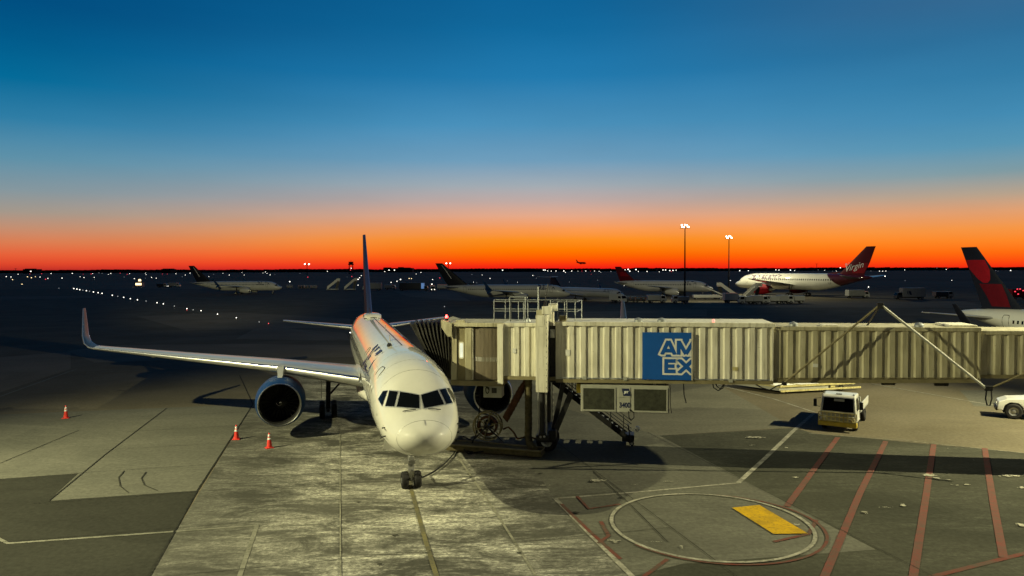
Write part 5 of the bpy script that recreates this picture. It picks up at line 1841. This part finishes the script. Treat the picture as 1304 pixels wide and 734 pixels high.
# ------------------------------------------------------------------ floodlight masts
def flood_mast(label, px, py, D, ztop, power, aim, n=7):
    p = PD(px, py, D)
    r = empty('floodlight_mast', (p.x, p.y, 0), 0, label, 'floodlight mast', 'tall floodlight masts on the apron')
    MB().tube((0, 0, 0), (0, 0, ztop), .30, 12, .13).build('pole', M['black'], r, True)
    MB().lathe([(0, 1.1), (.7, 1.0), (.75, .5), (.9, .45)], (0, 0, 0), 'Z', 12).build('footing', M['cabinet'], r)
    MB().box(-1.5, 1.5, -.1, .1, ztop, ztop + .12).box(-.1, .1, -1.2, 1.2, ztop + .13, ztop + .22).build('head_frame', M['dark'], r)
    MB().lathe([(0, .3), (.2, .32), (.5, .3)], (0, 0, ztop * .33), 'Z', 10).build('pole_box', M['dark'], r)
    for i in range(n):
        a = 2 * math.pi * i / n
        x, y, z = 1.0 * math.cos(a), .8 * math.sin(a), ztop + .25 + (.55 if i % 2 else 0)
        q = MB().box(x - .24, x + .24, y - .2, y + .2, z, z + .36).build('lamp_head', M['dark'], r, bevel=.03)
        MB().add([(x - .20, y - .21, z + .02), (x + .20, y - .21, z + .02), (x + .20, y - .21, z + .34), (x - .20, y - .21, z + .34)], [(0, 1, 2, 3)]).build('lamp_lens', M['g_flood'], q)
        MB().add([(x - .2, y - .18, z - .01), (x + .2, y - .18, z - .01), (x + .2, y + .18, z - .01), (x - .2, y + .18, z - .01)], [(0, 1, 2, 3)]).build('lamp_lens', M['g_flood'], q)
    d = bpy.data.lights.new('mast_floodlight', 'SPOT')
    d.energy = power
    d.color = (1, .93, .58)
    d.shadow_soft_size = .6
    d.spot_size = R(150)
    d.spot_blend = .4
    o = bpy.data.objects.new('mast_floodlight', d)
    COL.objects.link(o)
    v = (Vector(aim) - Vector((p.x, p.y, ztop)))
    o.rotation_euler = v.to_track_quat('-Z', 'Y').to_euler()
    v.z = 0
    v.normalize()
    o.location = (p.x + v.x * 2.0, p.y + v.y * 2.0, ztop + .1)
    return r


flood_mast('taller floodlight mast with a bright lamp cluster, right of the dark red tailed jet', 872, 386, 219, 22.0, 19000, (60, 262, 2))
flood_mast('shorter-looking floodlight mast farther off, beside the nose of the maroon-tailed jet', 928, 376, 274, 21.0, 38000, (98, 266, 3))

# ------------------------------------------------------------------ vehicles on the far apron
gg = 'service vehicles beyond the bridge'
passenger_stairs('pale mobile stairs left of the near airliner tail, first of two', G(424, 370), 0.25, 4.6)
passenger_stairs('pale mobile stairs right beside the near airliner tail, second of two', G(446, 370), 0.2, 4.8)
box_truck('grey box truck parked right behind the near airliner tail', G(474, 370), 3.14, 'vehicle', 9, 3.6)
for i, (x, y) in enumerate([(384, 368), (392, 368.3), (400, 368), (369, 367.6)]):
    baggage_cart(['baggage cart second from the left in the row by the distant jet', 'baggage cart third in the row by the distant jet', 'baggage cart nearest the mobile stairs in its row', 'leftmost baggage cart in the row by the distant jet'][i], G(x, y), .1 * i)
box_truck('small pale van between the near airliner tail and the dark trailer', G(497, 369), 0, 'vehicle', 5.5, 2.4)
r = box_truck('long dark trailer with a lit blue end panel', G(527, 370.5), 0, 'vdark', 13.5, 3.8, 'vdark', name='box_trailer', cat='trailer')
MB().add([(4.86, -1.10, 1.0), (4.86, 1.10, 1.0), (4.86, 1.10, 3.6), (4.86, -1.10, 3.6)], [(0, 1, 2, 3)]).build('lit_end_panel', M['g_panel'], r)
MB().add([(3.6, -1.17, 1.0), (4.8, -1.17, 1.0), (4.8, -1.17, 3.6), (3.6, -1.17, 3.6)], [(0, 1, 2, 3)]).build('lit_side_panel', M['g_panel'], r)
box_truck('white service van with lit headlights left of the center dark tail', G(551, 371), -1.4, 'offwhite', 5.5, 2.6, lit=True)
box_truck('white flat-topped truck just left of the center dark tail', G(566, 369.5), 0, 'offwhite', 7, 2.6)
box_truck('white truck parked under the nose of the regional jet', G(787, 386), -.9, 'offwhite', 5.2, 2.7)
baggage_cart('baggage cart left of two just right of the upright far wingtip', G(803, 385.5), .05)
baggage_cart('dark baggage cart between the far wingtip and the white van', G(816, 385.5), .0, 'vdark')
box_truck('white van parked beneath the engine of the dark red tailed jet', G(836, 386), .05, 'offwhite', 5.6, 2.4)
box_truck('grey utility truck at the foot of the taller floodlight mast', G(866, 386.5), 3.1, 'vehicle', 5.0, 2.0)
LT = empty('cargo_dolly', G(899, 381.5), 0, 'long low white cargo dolly right of the taller floodlight mast', 'cargo dolly')
MB().box(-4.2, 4.2, -1, 1, .55, 1.5).build('load', M['offwhite'], LT, bevel=.1)
MB().box(-4.6, 4.6, -1.1, 1.1, .40, .54).build('bed', M['dark'], LT)
for x in (-3.4, 0, 3.4):
    for sg in (-1, 1):
        wheel(x, sg * .95, .26, .26, .2, 'wheel', LT)
belt_loader('belt loader raised to the nose of the dark red tailed jet', G(914, 381), 2.6, 3.6)
passenger_stairs('pale mobile stairs below the shorter-looking floodlight mast', G(926, 380), 2.9, 4.2)
box_truck('pale truck with a white box left of the maroon-tailed jet nose', G(934, 386), .1, 'offwhite', 6, 2.9)
passenger_stairs('pale mobile stairs rising to the maroon-tailed jet near its nose', G(957, 383), .35, 4.4, 'white')
for i, (x, y, lab) in enumerate([(950, 387.5, 'white service truck leftmost in the row under the maroon-tailed jet'), (967, 387.5, 'white service truck second in the row under the maroon-tailed jet'),
                                 (984, 387, 'white service truck below the red engine of the maroon-tailed jet'), (1000, 387, 'white service truck fourth in the row, right of the red engine'), (1013, 386.5, 'white service truck rightmost in the row by the main wheels')]):
    box_truck(lab, G(x, y), .2 if i % 2 else 3.0, 'offwhite', 4.4 + .4 * (i % 3), 2.2 + .3 * (i % 2), group='service trucks under the maroon-tailed jet', lit=(i == 1))
box_truck('dark service truck with bright lamps under the maroon tail', G(1092, 380), .1, 'vehicle', 7.5, 2.8, lit=True)
for i, (x, z) in enumerate(((1081, 374.5), (1087, 373), (1100, 372.5), (1106, 366.5))):
    pass
box_truck('grey box truck with a slanted dark emblem right of the maroon tail', G(1158, 381.5), 3.14, 'vehicle', 9.2, 3.7, 'vdark', emblem=True)
box_truck('low dark van right of the truck with the slanted emblem', G(1201, 380), 0, 'vdark', 6, 2.2, 'vehicle')
r = box_truck('vehicle glowing red behind the right-hand navy and red tail', G(1298, 381), 0, 'red', 6, 3.2, 'red', name='emergency_truck', cat='truck')
for x, z in ((-1.5, 3.2), (-.6, 3.2), (-2.2, 2.4), (.4, 2.7), (-1.2, 1.6)):
    MB().box(x - .22, x + .22, -1.25, -1.17, z - .12, z + .2).build('warning_lamp', M['g_red'], r, bevel=.02)
box_truck('small pale van left of the distant dark-tailed airliner', G(222, 366), 0, 'vehicle', 7, 2.6)
box_truck('dark van beside the small pale van, far left apron', G(207, 366.3), 0, 'vdark', 6, 2.2, lit=True)
# small lit guard hut
GH = empty('guard_hut', G(178, 365.5), 0, 'small hut glowing orange on the dark field at far left', 'hut')
MB().box(-2.2, 2.2, -1.5, 1.5, 0, 2.6).build('wall', M['vehicle'], GH)
MB().box(-2.5, 2.5, -1.8, 1.8, 2.6, 2.9).build('roof', M['dark'], GH)
MB().add([(-1.8, -1.52, 1.0), (1.8, -1.52, 1.0), (1.8, -1.52, 2.3), (-1.8, -1.52, 2.3)], [(0, 1, 2, 3)]).build('lit_window', M['g_warm'], GH)
MB().lathe([(0, .8), (.6, .8), (1.2, .5), (1.3, .01)], (0, 0, 3.4), 'Z', 10).build('roof_lamp', M['g_warm'], GH, True)

# ------------------------------------------------------------------ skyline: treeline, buildings, towers
rnd = random.Random(3)
tl = MB()
N = 420
for layer, (D, h0, h1) in enumerate(((3300, 9, 12.5), (2700, 4, 7.5))):
    top = []
    for i in range(N + 1):
        x = -3600 + 7200 * i / N
        hgt = h0 + (h1 - h0) * (.5 + .28 * math.sin(i * .13 + layer) + .22 * math.sin(i * .41 + 2) + .35 * rnd.uniform(-1, 1))
        top.append((x, hgt))
    for i in range(N):
        (xa, ha), (xb, hb) = top[i], top[i + 1]
        dj = rnd.uniform(-25, 25)
        tl.add([(xa, D + dj, 0), (xb, D + dj, 0), (xb, D + dj, ha), (xa, D + dj, ha * .96), ((xa + xb) / 2, D + dj, max(ha, hb) + rnd.uniform(0, .9)), (xa, D + 60, 0), (xb, D + 60, 0), (xb, D + 60, ha * .9), (xa, D + 60, ha * .9)],
               [(0, 1, 2, 4, 3), (3, 4, 8), (4, 2, 7), (4, 7, 8), (5, 8, 7, 6), (1, 6, 7, 2), (0, 3, 8, 5)])
t = tl.build('treeline', M['tree'])
tag(t, kind='stuff')


def far_building(px0, px1, ytop, D, label, lit=0, steps=()):
    a, b = PD(px0, 343, D), PD(px1, 343, D)
    c = (a + b) / 2
    zt = PD((px0 + px1) / 2, ytop, D).z
    r = empty('far_building', (c.x, c.y, 0), 0, label, 'building')
    w = (b - a).length / 2
    MB().box(-w, w, 0, 40, 0, zt).build('wall', M['build'], r)
    for u, v, q in steps:
        MB().box(-w + 2 * w * u, -w + 2 * w * v, 5, 35, zt, zt + q).build('roof_block', M['build'], r)
    for i in range(lit):
        x = -w + 2 * w * rnd.random()
        MB().box(x - 1.6, x + 1.6, -.6, -.05, zt * .45, zt * .45 + 1.9).build('window', M['g_white'], r)
    return r


far_building(488, 525, 341.6, 2400, 'low dark building on the skyline right of the near airliner tail', 2, ((0, .22, 2.2), (.5, .66, 3.2), (.7, .9, 1.6)))
far_building(640, 712, 342.3, 2500, 'long dark building on the skyline above the center airliner', 3, ((.2, .5, 1.2), (.8, 1, .8)))
far_building(809, 826, 341.4, 2500, 'flat dark hangar on the skyline above the dark red tailed jet', 2, ((.05, .95, 1.0),))
far_building(838, 868, 342.6, 2500, 'low dark building on the skyline left of the taller mast', 2, ((.1, .3, .8),))
far_building(205, 217, 342.9, 2300, 'tiny dark building on the skyline at the left', 0, ((.1, .9, 1.6),))
far_building(29, 43, 343.0, 2300, 'dark building on the skyline at the far left', 1, ((.1, .6, 1.8),))
# lattice control tower
p = PD(447, 344, 1500)
CT = empty('control_tower', (p.x, p.y, 0), 0, 'slender control tower with a dark cab on the skyline left of the near tail', 'control tower')
for sx in (-1, 1):
    for sy in (-1, 1):
        MB().bar((sx * 4, sy * 4, 0), (sx * 3.2, sy * 3.2, 19), .7, .7).build('leg', M['build'], CT)
for z in (5, 10, 15):
    m = MB()
    for sy in (-3.7, 3.7):
        m.bar((-3.7, sy, z - 4), (3.7, sy, z), .45, .45)
    m.build('cross_brace', M['build'], CT)
MB().prism([(-4.6, -4.6), (4.6, -4.6), (4.6, 4.6), (-4.6, 4.6)], 19, 22).build('gallery', M['build'], CT)
MB().loft([[Vector((a * k, b * k, z)) for a, b in ((-1, -1), (1, -1), (1, 1), (-1, 1))] for k, z in ((3.2, 22), (4.4, 25.5))]).build('cab', M['build'], CT)
MB().tube((0, 0, 25.5), (0, 0, 29), .3, 6).build('antenna', M['build'], CT)
MB().lathe([(-1, .01), (0, 1.0), (1, .01)], (0, -4.6, 9), 'Z', 8).build('obstruction_light', M['g_red'], CT, True)
MB().lathe([(-1, .01), (0, .9), (1, .01)], (1.5, -4.8, 12.5), 'Z', 8).build('obstruction_light', M['g_white'], CT, True)
# a jet just airborne over the skyline
p = PD(743, 335, 1700)
airliner('airliner', 'tiny airliner taking off, a dark speck above the skyline', 'airplane', (p.x + 6, p.y), Vector((-.8, -.6, 0)).normalized(), dict(
    L=30, half=1.9, zc=3.4, span=30, tail_h=11, body=M['build'], fin=M['build'], wing=M['build'], winglet='none', eng=M['build'], eng_r=1.0, eng_x=10, eng_y=4.9, eng_z=1.7, gear=(4, 15, 2.8), wing_z=2.8))[0].location.z = p.z - 3.5


def sky_pole(px, ytop, D, label, lamps=True):
    b = PD(px, 344, D)
    z = PD(px, ytop, D).z
    r = empty('light_pole', (b.x, b.y, 0), 0, label, 'light pole', 'light poles on the skyline')
    MB().tube((0, 0, 0), (0, 0, z), .5, 6).build('pole', M['build'], r)
    MB().bar((-4, 0, z - .6), (4, 0, z - .6), .6, .6).build('cross_arm', M['build'], r)
    if lamps:
        for x in (-3.6, 3.4):
            MB().lathe([(-1, .01), (0, 1.4), (1, .01)], (x, -.4, z - .2), 'Z', 8).build('lamp', M['g_flood'], r, True)


sky_pole(391, 336.5, 1300, 'thin twin-lamp pole on the skyline left of the control tower')
sky_pole(571, 335.5, 1300, 'thin twin-lamp pole on the skyline beside the center dark tail')
sky_pole(20, 342, 2000, 'bare thin pole on the skyline at the far left', False)
sky_pole(1040, 336, 2000, 'bare thin pole on the skyline above the maroon-tailed jet', False)

# ------------------------------------------------------------------ airfield lights
def lamp_mesh(name, r, z, mat):
    m = MB().tube((0, 0, 0), (0, 0, z), r * .25, 5)
    m.lathe([(-r, r * .05), (-r * .5, r * .87), (r * .5, r * .87), (r, r * .05)], (0, 0, z), 'Z', 8, 1)
    o = m.build(name, [M['dark'], M[mat]])
    me = o.data
    bpy.data.objects.remove(o)
    return me


def field_light(name, px, py, mat, size, label, cat, group=None, zmin=.35):
    D = CAMH * FOC / max(1.2, (py - (343.0 - ROLL * (px - 652))))
    if D > 2300:
        D = rnd.uniform(1900, 2300)
    p = PD(px, py, D)
    z = max(zmin, p.z)
    if p.z < zmin:
        p = PD(px, py, D * .985)
        z = max(zmin, p.z)
    me = lamp_mesh(name, size * D / FOC, z, mat)
    o = link_mesh(name, me, None, (p.x, p.y, 0))
    tag(o, label, cat, group)


tx = [(94, 368.5), (98, 369.2), (101.5, 370), (105.5, 370.7), (110, 371.3), (114, 372), (119, 373), (125, 374), (130, 374.8), (143, 377.3), (150, 378.6), (157.5, 380), (166, 381.7), (175, 383.2), (186, 384.8), (200, 387), (208, 388.5),
      (222, 391.3), (238, 394.6), (246, 396.2), (256, 397.3), (277, 401.8), (301, 406.5), (330, 412)]
for x, y in tx:
    field_light('taxiway_light', x, y, 'g_white' if (int(x) % 3) else 'g_dim', .62, 'small white taxiway light in the slanting row left of the near airliner', 'runway light', 'taxiway lights in the slanting row')
field_light('taxiway_light', 238, 396.3, 'g_red', .5, 'small red taxiway light beside a white one midway along the slanting row', 'runway light', 'taxiway lights in the slanting row')
field_light('taxiway_light', 342, 414, 'g_red', .65, 'red taxiway light at the near end of the slanting row', 'runway light', 'taxiway lights in the slanting row')
field_light('taxiway_light', 566, 392, 'g_dim', .6, 'lone white ground light right of the near airliner tailplane', 'runway light')
field_light('taxiway_light', 114, 430, 'g_dim', .5, 'lone white ground light near the airliner wingtip', 'runway light')
for x, y, c, s in [(8, 353, 'w', 1), (14, 353.5, 'w', .9), (16, 357, 'y', 1), (28, 362.8, 'y', 1.0), (23, 350, 'w', .8), (35, 353.3, 'y', 1.1), (40, 354.5, 'y', 1.2), (45, 353.2, 'y', .8), (51, 353.6, 'w', .8), (53, 349.4, 'r', .9), (58, 356.5, 'r', 1.1),
                   (61, 355.3, 'w', .8), (65, 349.2, 'w', .9), (38, 349.5, 'r', .6), (79, 355, 'w', 1.0), (75, 368, 'd', .8), (92, 349, 'w', 1.0), (102, 353.2, 'w', .6), (107, 354.2, 'w', .8), (106, 350, 'r', .6), (116, 349.7, 'r', 1.0), (118, 348.6, 'w', .6),
                   (120, 354, 'w', .7), (126, 347.8, 'd', .7), (130, 349, 'd', .7), (138, 350.2, 'w', .6), (141, 348.5, 'w', .8), (153, 348.8, 'r', .8), (158, 353.6, 'd', .6), (162, 350.2, 'r', .8), (165, 348.6, 'w', .7), (171, 355.6, 'w', .8),
                   (185, 348, 'w', .6), (186, 350.4, 'w', .6), (185, 355, 'd', .6), (193, 354, 'w', .8), (199, 355, 'w', .7), (207, 349.7, 'r', .7), (213, 349.8, 'r', .7), (224, 349.4, 'w', .8), (232, 353, 'd', .6), (236, 351, 'w', .7), (242, 348, 'w', .7),
                   (266, 353, 'w', .6), (272, 350, 'd', .6), (284, 349, 'w', .5), (292, 351, 'w', .8), (308, 347.5, 'w', .5), (311, 351, 'w', .6), (335, 348, 'w', .5), (338, 346.6, 'w', .7), (340, 348.8, 'w', .7), (344, 350.8, 'w', .8), (350, 350.5, 'd', .5),
                   (369, 359.6, 'w', 1.3), (382, 349, 'd', .6), (392, 353.8, 'r', 1.1), (417, 345.8, 'w', .7), (448, 353, 'r', 1.1), (442, 353.5, 'd', .5), (456, 356.6, 'w', 1.2), (460, 351.7, 'w', .8), (458, 354.5, 'w', .9), (456, 364, 'w', .8),
                   (490, 346, 'w', .7), (498, 360.4, 'w', .9), (505.5, 359, 'w', 1.0), (510, 356.8, 'w', 1.4), (521, 355.5, 'y', 1.1), (524, 355.6, 'y', 1.0), (530, 349.7, 'w', .6), (536, 347.2, 'w', .8), (551, 356.7, 'w', .8), (560, 354.8, 'r', 1.1), (550, 362.8, 'w', 1.3),
                   (601, 350.4, 'd', .7), (614, 351, 'w', .6), (624, 355.4, 'w', .8), (603, 360.2, 'w', .6), (607, 361, 'd', .6), (643.5, 363.8, 'w', 1.3), (642, 360, 'w', .5), (646, 358.5, 'd', .5), (659, 360.3, 'w', .5), (678.5, 351.6, 'w', .8), (683, 355, 'd', .6),
                   (697.5, 345.2, 'w', .8), (702, 345.5, 'w', .8), (708, 345.3, 'w', .9), (718, 345.3, 'w', 1.2), (720, 347.7, 'w', .8), (728, 345.4, 'w', .9), (736, 345.5, 'w', .5), (741, 345.4, 'r', .6), (746, 345.4, 'w', .8), (752, 345.6, 'r', .6), (757, 345.4, 'w', .7),
                   (763, 345.8, 'w', .6), (765, 347.3, 'w', .5), (778, 346, 'd', 1.0), (753, 350, 'r', .5), (761, 357.6, 'd', .6), (725, 360, 'd', .6), (795, 364.2, 'w', 1.2), (800, 343.3, 'w', 1.5), (802, 345.6, 'w', 1.3), (796, 343.8, 'w', .9), (813, 346, 'w', .9), (824, 346, 'w', .9),
                   (839.5, 346.6, 'w', .8), (853, 344.8, 'w', 1.1), (857, 344.6, 'w', 1.2), (861, 344.3, 'w', .9), (855, 346, 'r', .8), (872, 359, 'r', .9), (871.5, 363.5, 'w', .7), (942, 345, 'w', 1.0), (953, 345, 'w', .9), (988, 344, 'w', .9), (992, 344.2, 'w', .9), (1006.5, 344.3, 'w', 1.2),
                   (1012, 345, 'w', .7), (1029, 349.5, 'w', .7), (1042, 344, 'd', .6), (1050, 344.5, 'w', .6), (1070, 341.2, 'w', 1.0), (1082, 341, 'w', 1.0), (1065, 346, 'w', .7), (1074, 346, 'd', .6), (1060, 345.6, 'd', .5), (980.5, 351, 'w', .7), (999, 350.6, 'w', .7),
                   (1109, 346, 'd', .7), (1120, 345.5, 'w', .8), (1124, 345.7, 'w', .9), (1128, 345.4, 'w', .8), (1127, 352.6, 'w', 1.3), (1152, 344, 'w', .7), (1152.5, 358.3, 'd', .6), (1193, 341.6, 'd', .6), (1205, 343.5, 'w', .7), (1207, 342.5, 'r', .6), (1212, 358, 'w', .6),
                   (1268, 344.8, 'd', .7), (1287, 344.7, 'w', 1.1), (1174.5, 398.5, 'd', .6), (1271, 346, 'd', .5), (1106, 366.5, 'w', 1.2), (1080, 375.5, 'w', 1.0), (1087, 374.2, 'w', 1.1), (1100, 372.5, 'w', .9), (928, 359.5, 'w', .9), (930, 358, 'w', .7)]:
    kind = {'w': ('g_white', 'small white'), 'r': ('g_red', 'small red'), 'y': ('g_warm', 'small amber'), 'd': ('g_dim', 'dim white')}[c]
    field_light('airfield_light', x, y, kind[0], s * .54, kind[1] + ' light among the many on the dark airfield toward the skyline', 'airfield light', kind[1] + ' lights scattered toward the skyline', .3)
